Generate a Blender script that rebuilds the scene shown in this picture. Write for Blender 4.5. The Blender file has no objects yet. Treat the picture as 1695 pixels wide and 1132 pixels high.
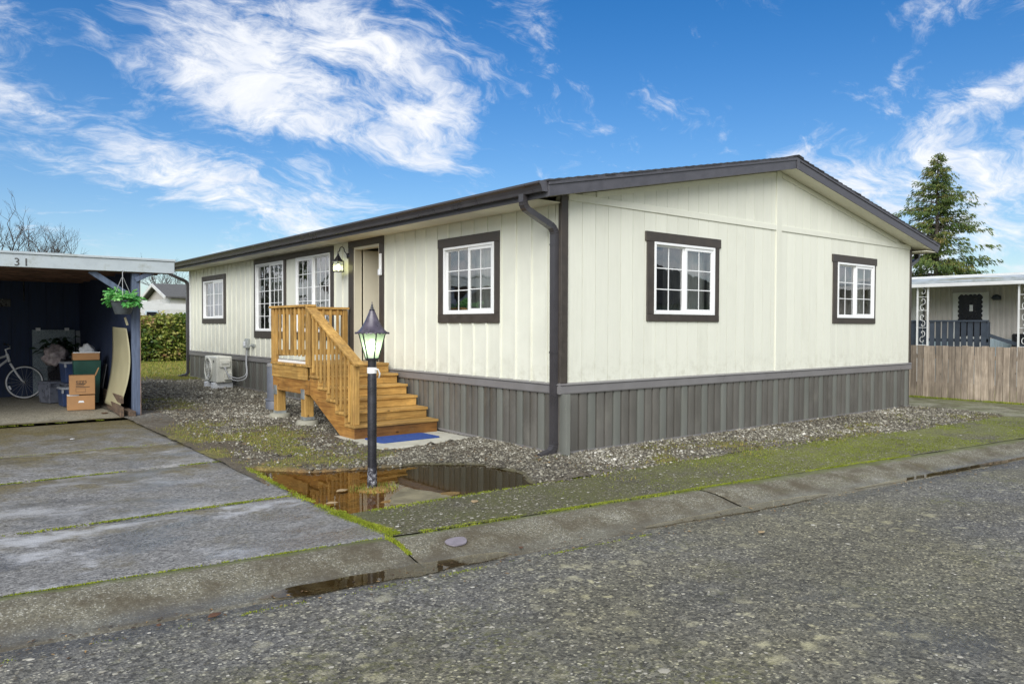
import bpy, bmesh, math, random
import numpy as np
from mathutils import Vector, Matrix

R = math.radians
random.seed(7)
rng = np.random.default_rng(11)
scene = bpy.context.scene
col = scene.collection

# ------------------------------------------------------------------ camera
cam_d = bpy.data.cameras.new("camera")
cam_d.sensor_width = 36.0
cam_d.lens = 1261.21 / 1695 * 36
cam_d.clip_end = 3000
cam = bpy.data.objects.new("camera", cam_d)
col.objects.link(cam)
_yaw, _pt, _rl = R(51.234), R(-1.186), R(0.203)
F_ = Vector((math.cos(_yaw) * math.cos(_pt), math.sin(_yaw) * math.cos(_pt), math.sin(_pt)))
R_ = Vector((math.sin(_yaw), -math.cos(_yaw), 0))
U_ = R_.cross(F_)
R2 = R_ * math.cos(_rl) + U_ * math.sin(_rl)
U2 = -R_ * math.sin(_rl) + U_ * math.cos(_rl)
mw = Matrix((R2, U2, -F_)).transposed().to_4x4()
mw.translation = Vector((-5.838, -6.383, 1.506))
cam.matrix_world = mw
scene.camera = cam
scene.render.resolution_x, scene.render.resolution_y = 1024, 683

# ------------------------------------------------------------------ light
SUN_EL, SUN_AZ = R(33), math.atan2(-0.74, -0.67)      # azimuth as angle x=sin, y=cos
sun_dir = Vector((math.sin(SUN_AZ) * math.cos(SUN_EL), math.cos(SUN_AZ) * math.cos(SUN_EL), math.sin(SUN_EL)))
sd = bpy.data.lights.new("sun", 'SUN')
sd.energy = 2.6
sd.angle = R(48)
sd.color = (1.0, 0.975, 0.935)
so = bpy.data.objects.new("sun", sd)
col.objects.link(so)
so.rotation_euler = sun_dir.to_track_quat('Z', 'Y').to_euler()

vs = scene.view_settings
vs.view_transform = 'Standard'
vs.look = 'None'
vs.gamma = 1.0
vs.use_curve_mapping = False
vs.exposure = 0.69

# ------------------------------------------------------------------ node helpers
class NT:
    def __init__(self, tree):
        self.t = tree; self.n = tree.nodes; self.l = tree.links
    def new(self, typ, **kw):
        nd = self.n.new(typ)
        for k, v in kw.items():
            setattr(nd, k, v)
        return nd
    def put(self, sock, v):
        if isinstance(v, bpy.types.NodeSocket):
            self.l.new(v, sock)
        elif isinstance(v, (tuple, list)) and len(v) == 3 and sock.type == 'RGBA':
            sock.default_value = (*v, 1)
        else:
            sock.default_value = v
    def math(self, op, a, b=0.0, c=None, clamp=False):
        nd = self.new('ShaderNodeMath', operation=op); nd.use_clamp = clamp
        self.put(nd.inputs[0], a); self.put(nd.inputs[1], b)
        if c is not None: self.put(nd.inputs[2], c)
        return nd.outputs[0]
    def vmath(self, op, a, b=None):
        nd = self.new('ShaderNodeVectorMath', operation=op)
        self.put(nd.inputs[0], a)
        if b is not None: self.put(nd.inputs[1], b)
        return nd.outputs['Value'] if op in ('DOT_PRODUCT', 'LENGTH', 'DISTANCE') else nd.outputs[0]
    def mix(self, f, a, b, blend='MIX'):
        nd = self.new('ShaderNodeMix', data_type='RGBA', blend_type=blend)
        self.put(nd.inputs[0], f); self.put(nd.inputs[6], a); self.put(nd.inputs[7], b)
        return nd.outputs[2]
    def ramp(self, v, lo, hi, a=0.0, b=1.0, smooth=True):
        nd = self.new('ShaderNodeMapRange')
        if smooth: nd.interpolation_type = 'SMOOTHSTEP'
        self.put(nd.inputs[0], v)
        for i, q in enumerate((lo, hi, a, b)): self.put(nd.inputs[1 + i], q)
        return nd.outputs[0]
    def noise(self, vec, scale, detail=4, rough=0.55, dist=0.0, col=False):
        nd = self.new('ShaderNodeTexNoise')
        self.put(nd.inputs['Vector'], vec); nd.inputs['Scale'].default_value = scale
        nd.inputs['Detail'].default_value = detail; nd.inputs['Roughness'].default_value = rough
        nd.inputs['Distortion'].default_value = dist
        return nd.outputs['Color' if col else 'Fac']
    def voro(self, vec, scale, feature='F1', out='Distance', rnd=1.0):
        nd = self.new('ShaderNodeTexVoronoi', feature=feature)
        self.put(nd.inputs['Vector'], vec); nd.inputs['Scale'].default_value = scale
        nd.inputs['Randomness'].default_value = rnd
        return nd.outputs[out]
    def mapping(self, vec, scale=(1, 1, 1), loc=(0, 0, 0), rot=(0, 0, 0)):
        nd = self.new('ShaderNodeMapping')
        self.put(nd.inputs[0], vec)
        nd.inputs['Location'].default_value = loc
        nd.inputs['Rotation'].default_value = rot
        nd.inputs['Scale'].default_value = scale
        return nd.outputs[0]
    def bump(self, h, strength=0.3, dist=0.01, normal=None):
        nd = self.new('ShaderNodeBump')
        nd.inputs['Strength'].default_value = strength; nd.inputs['Distance'].default_value = dist
        self.put(nd.inputs['Height'], h)
        if normal is not None: self.put(nd.inputs['Normal'], normal)
        return nd.outputs[0]

# ------------------------------------------------------------------ world: blue sky with wind-torn cirrus
world = bpy.data.worlds.new("World")
scene.world = world
world.use_nodes = True
w = NT(world.node_tree)
w.n.clear()
SKYS = 0.076
sky = w.new('ShaderNodeTexSky', sky_type='NISHITA')
sky.sun_disc = False
sky.sun_elevation = SUN_EL
sky.sun_rotation = SUN_AZ
sky.air_density = 1.0
sky.dust_density = 0.4
sky.ozone_density = 3.0
tc = w.new('ShaderNodeTexCoord').outputs['Generated']
sep = w.new('ShaderNodeSeparateXYZ'); w.put(sep.inputs[0], tc)
X_, Y_, Z_ = sep.outputs
azn = w.math('MULTIPLY', w.math('ARCTAN2', Y_, X_), 180 / math.pi)
eln = w.math('MULTIPLY', w.math('ARCSINE', Z_), 180 / math.pi)
zc = w.math('MAXIMUM', w.math('ADD', Z_, 0.38), 0.20)
comb = w.new('ShaderNodeCombineXYZ')
w.put(comb.inputs[0], w.math('DIVIDE', X_, zc)); w.put(comb.inputs[1], w.math('DIVIDE', Y_, zc))
pl = comb.outputs[0]
warp = w.vmath('SCALE', w.vmath('SUBTRACT', w.noise(pl, 2.2, 4, 0.5, col=True), (0.5, 0.5, 0.5)))
warp.node.inputs['Scale'].default_value = 0.42
pw = w.vmath('ADD', pl, warp)
n1 = w.noise(w.mapping(pw, (1.0, 1.25, 1), (3.1, 1.7, 0), (0, 0, 0.6)), 4.6, 10, 0.66, 0.25)
n2 = w.noise(w.mapping(pw, (0.9, 2.2, 1), (7.3, 2.2, 0), (0, 0, 0.9)), 9.5, 9, 0.70, 0.4)
n3 = w.noise(w.mapping(pl, (1, 1, 1), (1.4, 9.2, 0)), 1.2, 3, 0.5)
tex = w.math('ADD', w.math('MULTIPLY', n1, 0.62), w.math('MULTIPLY', n2, 0.38))
def lobe(az, el, ra, re, rot, amp):
    da = w.math('SUBTRACT', azn, az); de = w.math('SUBTRACT', eln, el)
    c, s = math.cos(R(rot)), math.sin(R(rot))
    p = w.math('DIVIDE', w.math('ADD', w.math('MULTIPLY', da, c), w.math('MULTIPLY', de, s)), ra)
    q = w.math('DIVIDE', w.math('SUBTRACT', w.math('MULTIPLY', de, c), w.math('MULTIPLY', da, s)), re)
    r2 = w.math('ADD', w.math('MULTIPLY', p, p), w.math('MULTIPLY', q, q))
    return w.math('MULTIPLY', w.math('EXPONENT', w.math('MULTIPLY', r2, -1.0)), amp)
# (azimuth, elevation, radii, rotation, amount): the cloud banks that hang over the houses
LOBES = [(63.5, 20.0, 8.0, 5.5, 0, 0.33), (72.5, 18.5, 7.5, 4.0, 10, 0.26), (57.5, 15.2, 4.8, 4.4, 20, 0.30), (68.5, 15.5, 8.0, 2.2, 12, 0.20),
         (67.0, 8.6, 7.0, 2.6, 12, 0.32), (76.5, 10.5, 8.5, 1.6, 20, 0.26), (85.5, 16.0, 2.0, 4.0, 0, 0.20), (49.0, 22.5, 2.4, 2.6, 0, 0.20),
         (25, 10.5, 10, 4.2, -34, 0.15), (20, 6.0, 11, 7.0, 0, 0.31), (17.5, 15.6, 6.5, 1.1, -26, 0.18), (22.5, 20.4, 4.5, 1.0, -20, 0.18)]
tot = None
for L in LOBES:
    g = lobe(*L)
    tot = g if tot is None else w.math('ADD', tot, g)
# cloud outside the view is thickened to near overcast, added for soft fill light
dax = w.math('DIVIDE', w.math('SUBTRACT', azn, 51.0), 46.0)
infr = w.math('EXPONENT', w.math('MULTIPLY', w.math('POWER', w.math('MULTIPLY', dax, dax), 3.0), -1.0))
infr = w.math('MULTIPLY', infr, w.ramp(eln, 42, 30))
rest = w.math('MULTIPLY', w.math('SUBTRACT', 1.0, infr), w.ramp(n3, 0.28, 0.60, 0.22, 0.46))
tex = w.math('MULTIPLY_ADD', w.math('SUBTRACT', tex, 0.5), 2.1, 0.44)
dens = w.math('ADD', w.math('ADD', tex, tot), rest)
cl = w.ramp(dens, 0.52, 1.02)
cl = w.math('MULTIPLY', cl, 0.97)
# brighter, paler air low down
hz = w.math('MULTIPLY', w.math('EXPONENT', w.math('MULTIPLY', w.math('MAXIMUM', eln, 0.0), -0.14)), 0.46)
hs = w.new('ShaderNodeHueSaturation'); hs.inputs['Saturation'].default_value = 1.40; hs.inputs['Hue'].default_value = 0.507
w.put(hs.inputs['Color'], sky.outputs[0])
CW = 0.68 / SKYS
skyc = w.mix(hz, hs.outputs[0], (0.55 * CW, 0.66 * CW, 0.80 * CW))
shade = w.ramp(w.noise(pw, 6, 6, 0.65), 0.35, 0.7)
ccol = w.mix(shade, (0.80 * CW, 0.84 * CW, 0.92 * CW), (1.0 * CW, 1.0 * CW, 1.0 * CW))
skyc = w.mix(cl, skyc, ccol)
bg = w.new('ShaderNodeBackground')
w.put(bg.inputs[0], skyc); bg.inputs[1].default_value = SKYS
wo = w.new('ShaderNodeOutputWorld')
w.l.new(bg.outputs[0], wo.inputs[0])

# ------------------------------------------------------------------ materials
MATS = {}
def base_mat(name):
    m = bpy.data.materials.new(name); m.use_nodes = True
    t = NT(m.node_tree); t.n.clear()
    out = t.new('ShaderNodeOutputMaterial'); b = t.new('ShaderNodeBsdfPrincipled')
    t.l.new(b.outputs[0], out.inputs[0])
    MATS[name] = m
    return m, t, b, out
def coords(t, world=False):
    if world:
        return t.new('ShaderNodeNewGeometry').outputs['Position']
    tcn = t.new('ShaderNodeTexCoord').outputs['Object']
    oi = t.new('ShaderNodeObjectInfo').outputs['Random']
    cb = t.new('ShaderNodeCombineXYZ')
    t.put(cb.inputs[0], t.math('MULTIPLY', oi, 37.0)); t.put(cb.inputs[1], t.math('MULTIPLY', oi, 91.0)); t.put(cb.inputs[2], t.math('MULTIPLY', oi, 53.0))
    return t.vmath('ADD', tcn, cb.outputs[0])
def mat(name, c, rough=0.6, var=0.15, scale=6.0, stretch=(1, 1, 1), bump=0.0, bscale=60, bdist=0.004, metal=0.0, rnd=0.0, dirt=None, dirt_amt=0.0, dirt_scale=1.6, spec=0.5, rvar=0.12):
    m, t, b, out = base_mat(name)
    v = t.mapping(coords(t), stretch)
    n = t.noise(v, scale, 5, 0.6)
    lo = tuple(x * (1 - var) for x in c); hi = tuple(min(1, x * (1 + var)) for x in c)
    cc = t.mix(t.ramp(n, 0.3, 0.7), lo, hi)
    if rnd:
        oi = t.new('ShaderNodeObjectInfo').outputs['Random']
        k = t.ramp(oi, 0, 1, 1 - rnd, 1 + rnd, False)
        hsv = t.new('ShaderNodeHueSaturation'); t.put(hsv.inputs['Color'], cc); t.put(hsv.inputs['Value'], k)
        cc = hsv.outputs[0]
    if dirt:
        dn = t.ramp(t.noise(coords(t), dirt_scale, 7, 0.68), 0.48, 0.75)
        cc = t.mix(t.math('MULTIPLY', dn, dirt_amt), cc, dirt)
    if name.startswith('cream'):
        ps = coords(t, True); sz = t.new('ShaderNodeSeparateXYZ'); t.put(sz.inputs[0], ps)
        run = t.noise(t.mapping(ps, (9, 9, 0.35)), 1.0, 6, 0.65)
        cc = t.mix(t.ramp(run, 0.48, 0.72, 0, 0.08), cc, (0.40, 0.40, 0.30))
        spl = t.math('MULTIPLY', t.ramp(sz.outputs[2], 1.25, 0.85), t.ramp(t.noise(ps, 7, 6, 0.7), 0.42, 0.72))
        cc = t.mix(t.math('MULTIPLY', spl, 0.35), cc, (0.30, 0.28, 0.19))
    t.put(b.inputs['Base Color'], cc)
    t.put(b.inputs['Roughness'], t.ramp(n, 0.2, 0.8, max(0.02, rough - rvar), min(1, rough + rvar)))
    b.inputs['Metallic'].default_value = metal
    b.inputs['Specular IOR Level'].default_value = spec
    if bump:
        bn = t.noise(v, bscale, 4, 0.6)
        t.put(b.inputs['Normal'], t.bump(bn, bump, bdist))
    return m
def wood(name, c, dark, axis, rnd=0.16, rough=0.55, knots=True):
    m, t, b, out = base_mat(name)
    sc = {'x': (0.9, 14, 14), 'y': (14, 0.9, 14), 'z': (14, 14, 0.9)}[axis]
    co = coords(t)
    v = t.mapping(co, sc)
    n = t.noise(v, 2.2, 6, 0.62, 0.8)
    fine = t.noise(v, 9, 4, 0.7)
    cc = t.mix(t.ramp(n, 0.32, 0.68), dark, c)
    cc = t.mix(t.math('MULTIPLY', t.ramp(fine, 0.45, 0.75), 0.35), cc, tuple(x * 0.55 for x in c))
    if knots:
        k = t.voro(t.mapping(co, tuple(1.0 if q > 5 else 0.5 for q in sc)), 5.0)
        cc = t.mix(t.ramp(k, 0.09, 0.03), cc, tuple(x * 0.4 for x in dark))
    blot = t.ramp(t.noise(co, 3.0, 4, 0.6), 0.35, 0.7, 0.78, 1.12)
    oi = t.new('ShaderNodeObjectInfo').outputs['Random']
    val = t.math('MULTIPLY', t.ramp(oi, 0, 1, 1 - rnd, 1 + rnd, False), blot)
    hsv = t.new('ShaderNodeHueSaturation'); t.put(hsv.inputs['Color'], cc); t.put(hsv.inputs['Value'], val)
    if name.startswith('deck'):
        grime = t.ramp(t.noise(coords(t), 5.5, 7, 0.72), 0.52, 0.74, 0.0, 0.55)
        hsv.outputs[0]
        mixd = t.mix(grime, hsv.outputs[0], (0.16, 0.105, 0.045))
    else: mixd = hsv.outputs[0]
    t.put(b.inputs['Base Color'], mixd)
    t.put(b.inputs['Roughness'], t.ramp(n, 0.2, 0.8, rough - 0.12, rough + 0.15))
    t.put(b.inputs['Normal'], t.bump(t.math('ADD', n, t.math('MULTIPLY', fine, 0.5)), 0.3, 0.003))
    return m
def emis(name, c, s):
    m = bpy.data.materials.new(name); m.use_nodes = True
    t = NT(m.node_tree); t.n.clear()
    out = t.new('ShaderNodeOutputMaterial'); e = t.new('ShaderNodeEmission')
    e.inputs[0].default_value = (*c, 1); e.inputs[1].default_value = s
    t.l.new(e.outputs[0], out.inputs[0]); MATS[name] = m
    return m
def glass(name, tint, rough=0.02, base=0.10, wav=0.25):
    m = bpy.data.materials.new(name); m.use_nodes = True
    t = NT(m.node_tree); t.n.clear()
    out = t.new('ShaderNodeOutputMaterial')
    g = t.new('ShaderNodeBsdfGlossy'); g.inputs['Roughness'].default_value = rough
    tr = t.new('ShaderNodeBsdfTransparent'); tr.inputs[0].default_value = (*tint, 1)
    fr = t.new('ShaderNodeFresnel'); fr.inputs[0].default_value = 1.55
    nb = t.bump(t.noise(t.new('ShaderNodeNewGeometry').outputs['Position'], 2.5, 2, 0.5), wav, 0.01)
    t.put(g.inputs['Normal'], nb)
    f = t.math('ADD', t.math('MULTIPLY', fr.outputs[0], 1.7), base, clamp=True)
    mx = t.new('ShaderNodeMixShader'); t.put(mx.inputs[0], f)
    t.l.new(tr.outputs[0], mx.inputs[1]); t.l.new(g.outputs[0], mx.inputs[2]); t.l.new(mx.outputs[0], out.inputs[0])
    MATS[name] = m
    return m

mat('cream', (0.695, 0.70, 0.60), 0.55, 0.04, 2.0, (1, 1, 1), 0.15, 90, 0.002, rnd=0.03, dirt=(0.45, 0.44, 0.33), dirt_amt=0.16, dirt_scale=0.9)
mat('cream_grain', (0.695, 0.70, 0.60), 0.6, 0.015, 5.0, (7, 7, 0.7), 0.55, 14, 0.004, rnd=0.035, dirt=(0.45, 0.44, 0.33), dirt_amt=0.16, dirt_scale=0.9)
mat('soffit', (0.70, 0.68, 0.55), 0.65, 0.06, 2)
mat('brown_trim', (0.050, 0.041, 0.033), 0.5, 0.2, 10, (1, 1, 1), 0.5, 70, 0.004)
mat('gutter_metal', (0.046, 0.043, 0.047), 0.34, 0.12, 4, spec=0.6)
mat('fascia', (0.070, 0.069, 0.080), 0.5, 0.18, 8, (1, 1, 1), 0.45, 80, 0.003)
mat('skirt', (0.105, 0.100, 0.088), 0.42, 0.14, 3, (1, 1, 0.4), rnd=0.12, dirt=(0.17, 0.165, 0.14), dirt_amt=0.5, dirt_scale=2.2)
mat('skirt_light', (0.138, 0.143, 0.126), 0.5, 0.08, 3, (1, 1, 0.4), rnd=0.05, dirt=(0.15, 0.15, 0.125), dirt_amt=0.5, dirt_scale=2.2)
mat('band', (0.185, 0.178, 0.178), 0.36, 0.06, 3, dirt=(0.12, 0.115, 0.10), dirt_amt=0.4)
mat('sill_timber', (0.36, 0.20, 0.085), 0.75, 0.3, 8, (1, 1, 1), 0.4, 40)
mat('white_vinyl', (0.80, 0.81, 0.80), 0.35, 0.03, 4)
mat('dark_gap', (0.015, 0.014, 0.013), 0.8, 0.1)
mat('interior_wall', (0.42, 0.37, 0.25), 0.8, 0.06, 2)
mat('interior_floor', (0.22, 0.17, 0.11), 0.6, 0.2, 6)
mat('interior_ceiling', (0.6, 0.57, 0.48), 0.8, 0.05, 2)
mat('door_white', (0.62, 0.58, 0.45), 0.45, 0.04, 2)
mat('curtain', (0.74, 0.73, 0.68), 0.9, 0.12, 6, (6, 6, 0.4))
mat('shingle', (0.045, 0.045, 0.05), 0.9, 0.35, 30, rnd=0.25, bump=0.8, bscale=120)
HW, HD = (0.55, 0.335, 0.095), (0.34, 0.185, 0.048)
for ax in 'xyz': wood('deck_wood_' + ax, HW, HD, ax, 0.26)
wood('deck_dark', (0.46, 0.235, 0.055), (0.27, 0.12, 0.028), 'y', 0.2)
wood('deck_wet', (0.22, 0.10, 0.024), (0.13, 0.058, 0.016), 'x', 0.1, 0.35)
mat('galvanised', (0.50, 0.54, 0.54), 0.4, 0.2, 10, metal=0.7)
mat('concrete', (0.27, 0.26, 0.205), 0.85, 0.16, 5, bump=0.5, bscale=60, dirt=(0.20, 0.19, 0.12), dirt_amt=0.6)
mat('wet_concrete', (0.17, 0.15, 0.09), 0.6, 0.3, 7, bump=0.5, bscale=60, dirt=(0.07, 0.06, 0.03), dirt_amt=0.8, dirt_scale=4)
mat('pad_concrete', (0.44, 0.43, 0.36), 0.85, 0.10, 4, bump=0.35, bscale=90, dirt=(0.26, 0.245, 0.15), dirt_amt=0.6, dirt_scale=2.5)
mat('blue_mat', (0.018, 0.060, 0.25), 0.95, 0.22, 26, bump=0.9, bscale=170, bdist=0.006)
mat('black_paint', (0.016, 0.016, 0.022), 0.28, 0.3, 8, spec=0.7, bump=0.12, bscale=30, dirt=(0.07, 0.07, 0.085), dirt_amt=0.35, dirt_scale=6)
mat('hood_paint', (0.055, 0.045, 0.065), 0.32, 0.3, 14, spec=0.7, dirt=(0.22, 0.2, 0.24), dirt_amt=0.55, dirt_scale=9)
mat('white_chip', (0.02, 0.02, 0.028), 0.5, 0.2, 40, dirt=(0.75, 0.76, 0.8), dirt_amt=1.0, dirt_scale=22)
mat('white_tape', (0.75, 0.75, 0.72), 0.6, 0.1)
mat('ac_white', (0.70, 0.70, 0.62), 0.4, 0.04, 3, dirt=(0.5, 0.5, 0.42), dirt_amt=0.3)
mat('ac_dark', (0.04, 0.04, 0.04), 0.5, 0.1)
mat('foam_white', (0.72, 0.74, 0.76), 0.8, 0.08, 20)
mat('box_grey', (0.33, 0.35, 0.33), 0.5, 0.1)
mat('conduit', (0.36, 0.37, 0.38), 0.4, 0.1)
mat('barrel_grey', (0.105, 0.115, 0.14), 0.5, 0.14, 5, dirt=(0.2, 0.2, 0.19), dirt_amt=0.5)
mat('barrel_top', (0.19, 0.19, 0.19), 0.6, 0.25, 12)
mat('carport_white', (0.42, 0.475, 0.50), 0.65, 0.12, 3, dirt=(0.20, 0.21, 0.16), dirt_amt=0.85, dirt_scale=3.0)
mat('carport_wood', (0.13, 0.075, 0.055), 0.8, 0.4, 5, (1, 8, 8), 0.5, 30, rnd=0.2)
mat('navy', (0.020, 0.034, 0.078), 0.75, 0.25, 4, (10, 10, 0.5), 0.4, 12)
mat('post_blue', (0.095, 0.125, 0.19), 0.6, 0.2, 6, (6, 6, 0.5), 0.4, 30, dirt=(0.04, 0.045, 0.06), dirt_amt=0.4)
mat('tan_edge', (0.33, 0.22, 0.16), 0.8, 0.3, 8)
mat('number_black', (0.05, 0.045, 0.04), 0.6, 0.2)
mat('cardboard', (0.36, 0.195, 0.085), 0.85, 0.08, 4, (1, 1, 1), 0.2, 60)
mat('print_ink', (0.06, 0.04, 0.03), 0.8, 0.1)
mat('bin_plastic', (0.11, 0.12, 0.15), 0.3, 0.3, 9)
mat('bin_lid', (0.30, 0.32, 0.35), 0.35, 0.1)
mat('bin_blue', (0.03, 0.05, 0.12), 0.35, 0.2)
mat('bin_green', (0.010, 0.065, 0.048), 0.4, 0.15)
mat('bag_black', (0.012, 0.012, 0.014), 0.3, 0.3, 9, bump=0.8, bscale=9, bdist=0.03)
mat('bag_clear', (0.28, 0.24, 0.24), 0.2, 0.5, 9, bump=0.8, bscale=12, bdist=0.03)
mat('speckle_panel', (0.24, 0.29, 0.32), 0.45, 0.45, 60, bump=0.5, bscale=60)
mat('hardboard', (0.36, 0.335, 0.21), 0.5, 0.06, 3)
wood('old_plank', (0.15, 0.10, 0.065), (0.06, 0.042, 0.03), 'y', 0.2, 0.85)
mat('bike_white', (0.62, 0.63, 0.64), 0.3, 0.05)
mat('bike_black', (0.02, 0.02, 0.02), 0.5, 0.2)
mat('chrome', (0.6, 0.6, 0.62), 0.2, 0.1, metal=1.0)
mat('pot_grey', (0.065, 0.078, 0.085), 0.55, 0.2, 6)
wood('fence_wood', (0.38, 0.315, 0.245), (0.205, 0.162, 0.12), 'z', 0.3, 0.85)
mat('nb_white', (0.62, 0.63, 0.62), 0.5, 0.05, 2, dirt=(0.35, 0.33, 0.28), dirt_amt=0.3)
mat('nb_tan', (0.50, 0.475, 0.44), 0.5, 0.05, 2, dirt=(0.30, 0.26, 0.22), dirt_amt=0.35)
mat('nb_blue', (0.42, 0.52, 0.58), 0.5, 0.05, 2)
mat('nb_roof', (0.36, 0.40, 0.42), 0.5, 0.15, 3, dirt=(0.10, 0.12, 0.04), dirt_amt=0.8, dirt_scale=2.5)
mat('rail_navy', (0.030, 0.040, 0.055), 0.55, 0.15, 4, rnd=0.2)
mat('dark_glass', (0.012, 0.012, 0.016), 0.12, 0.1)
mat('roof_grey', (0.095, 0.095, 0.092), 0.9, 0.25, 14, rnd=0.1)
mat('roof_moss', (0.20, 0.19, 0.11), 0.95, 0.25, 4)
mat('tan_wood', (0.36, 0.22, 0.12), 0.8, 0.2)
mat('green_wall', (0.20, 0.27, 0.22), 0.7, 0.06, 2)
mat('bark', (0.075, 0.062, 0.052), 0.95, 0.3, 8, bump=0.6, bscale=30)
mat('twig', (0.045, 0.036, 0.032), 0.95, 0.3, 8)
mat('plate_metal', (0.19, 0.17, 0.195), 0.5, 0.15, 20, bump=0.4, bscale=50)
mat('leaf_brown', (0.10, 0.045, 0.02), 0.8, 0.3, 30)
mat('leaf_tan', (0.33, 0.24, 0.13), 0.8, 0.3, 30)
emis('bulb', (0.80, 1.0, 0.62), 9.0)
emis('bulb_porch', (1.0, 0.95, 0.45), 10.0)
glass('window_glass', (0.88, 0.91, 0.90), 0.015, 0.17)
glass('lantern_glass', (0.93, 0.96, 0.92), 0.25, 0.06)

def frosted(name):
    m = bpy.data.materials.new(name); m.use_nodes = True
    t = NT(m.node_tree); t.n.clear()
    out = t.new('ShaderNodeOutputMaterial')
    a = t.new('ShaderNodeBsdfTranslucent'); a.inputs[0].default_value = (0.80, 0.92, 0.74, 1)
    d = t.new('ShaderNodeBsdfDiffuse'); d.inputs[0].default_value = (0.66, 0.74, 0.64, 1)
    g = t.new('ShaderNodeBsdfTransparent')
    m1 = t.new('ShaderNodeMixShader'); m1.inputs[0].default_value = 0.45
    m2 = t.new('ShaderNodeMixShader'); m2.inputs[0].default_value = 0.30
    t.l.new(a.outputs[0], m1.inputs[1]); t.l.new(d.outputs[0], m1.inputs[2])
    t.l.new(m1.outputs[0], m2.inputs[1]); t.l.new(g.outputs[0], m2.inputs[2])
    t.l.new(m2.outputs[0], out.inputs[0]); MATS[name] = m
frosted('frosted_glass')

def screen_mat():
    m = bpy.data.materials.new('insect_screen'); m.use_nodes = True
    t = NT(m.node_tree); t.n.clear()
    out = t.new('ShaderNodeOutputMaterial')
    d = t.new('ShaderNodeBsdfDiffuse'); d.inputs[0].default_value = (0.075, 0.07, 0.075, 1)
    g = t.new('ShaderNodeBsdfTransparent')
    m2 = t.new('ShaderNodeMixShader'); m2.inputs[0].default_value = 0.42
    t.l.new(d.outputs[0], m2.inputs[1]); t.l.new(g.outputs[0], m2.inputs[2]); t.l.new(m2.outputs[0], out.inputs[0])
    MATS['insect_screen'] = m
screen_mat()

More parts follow.
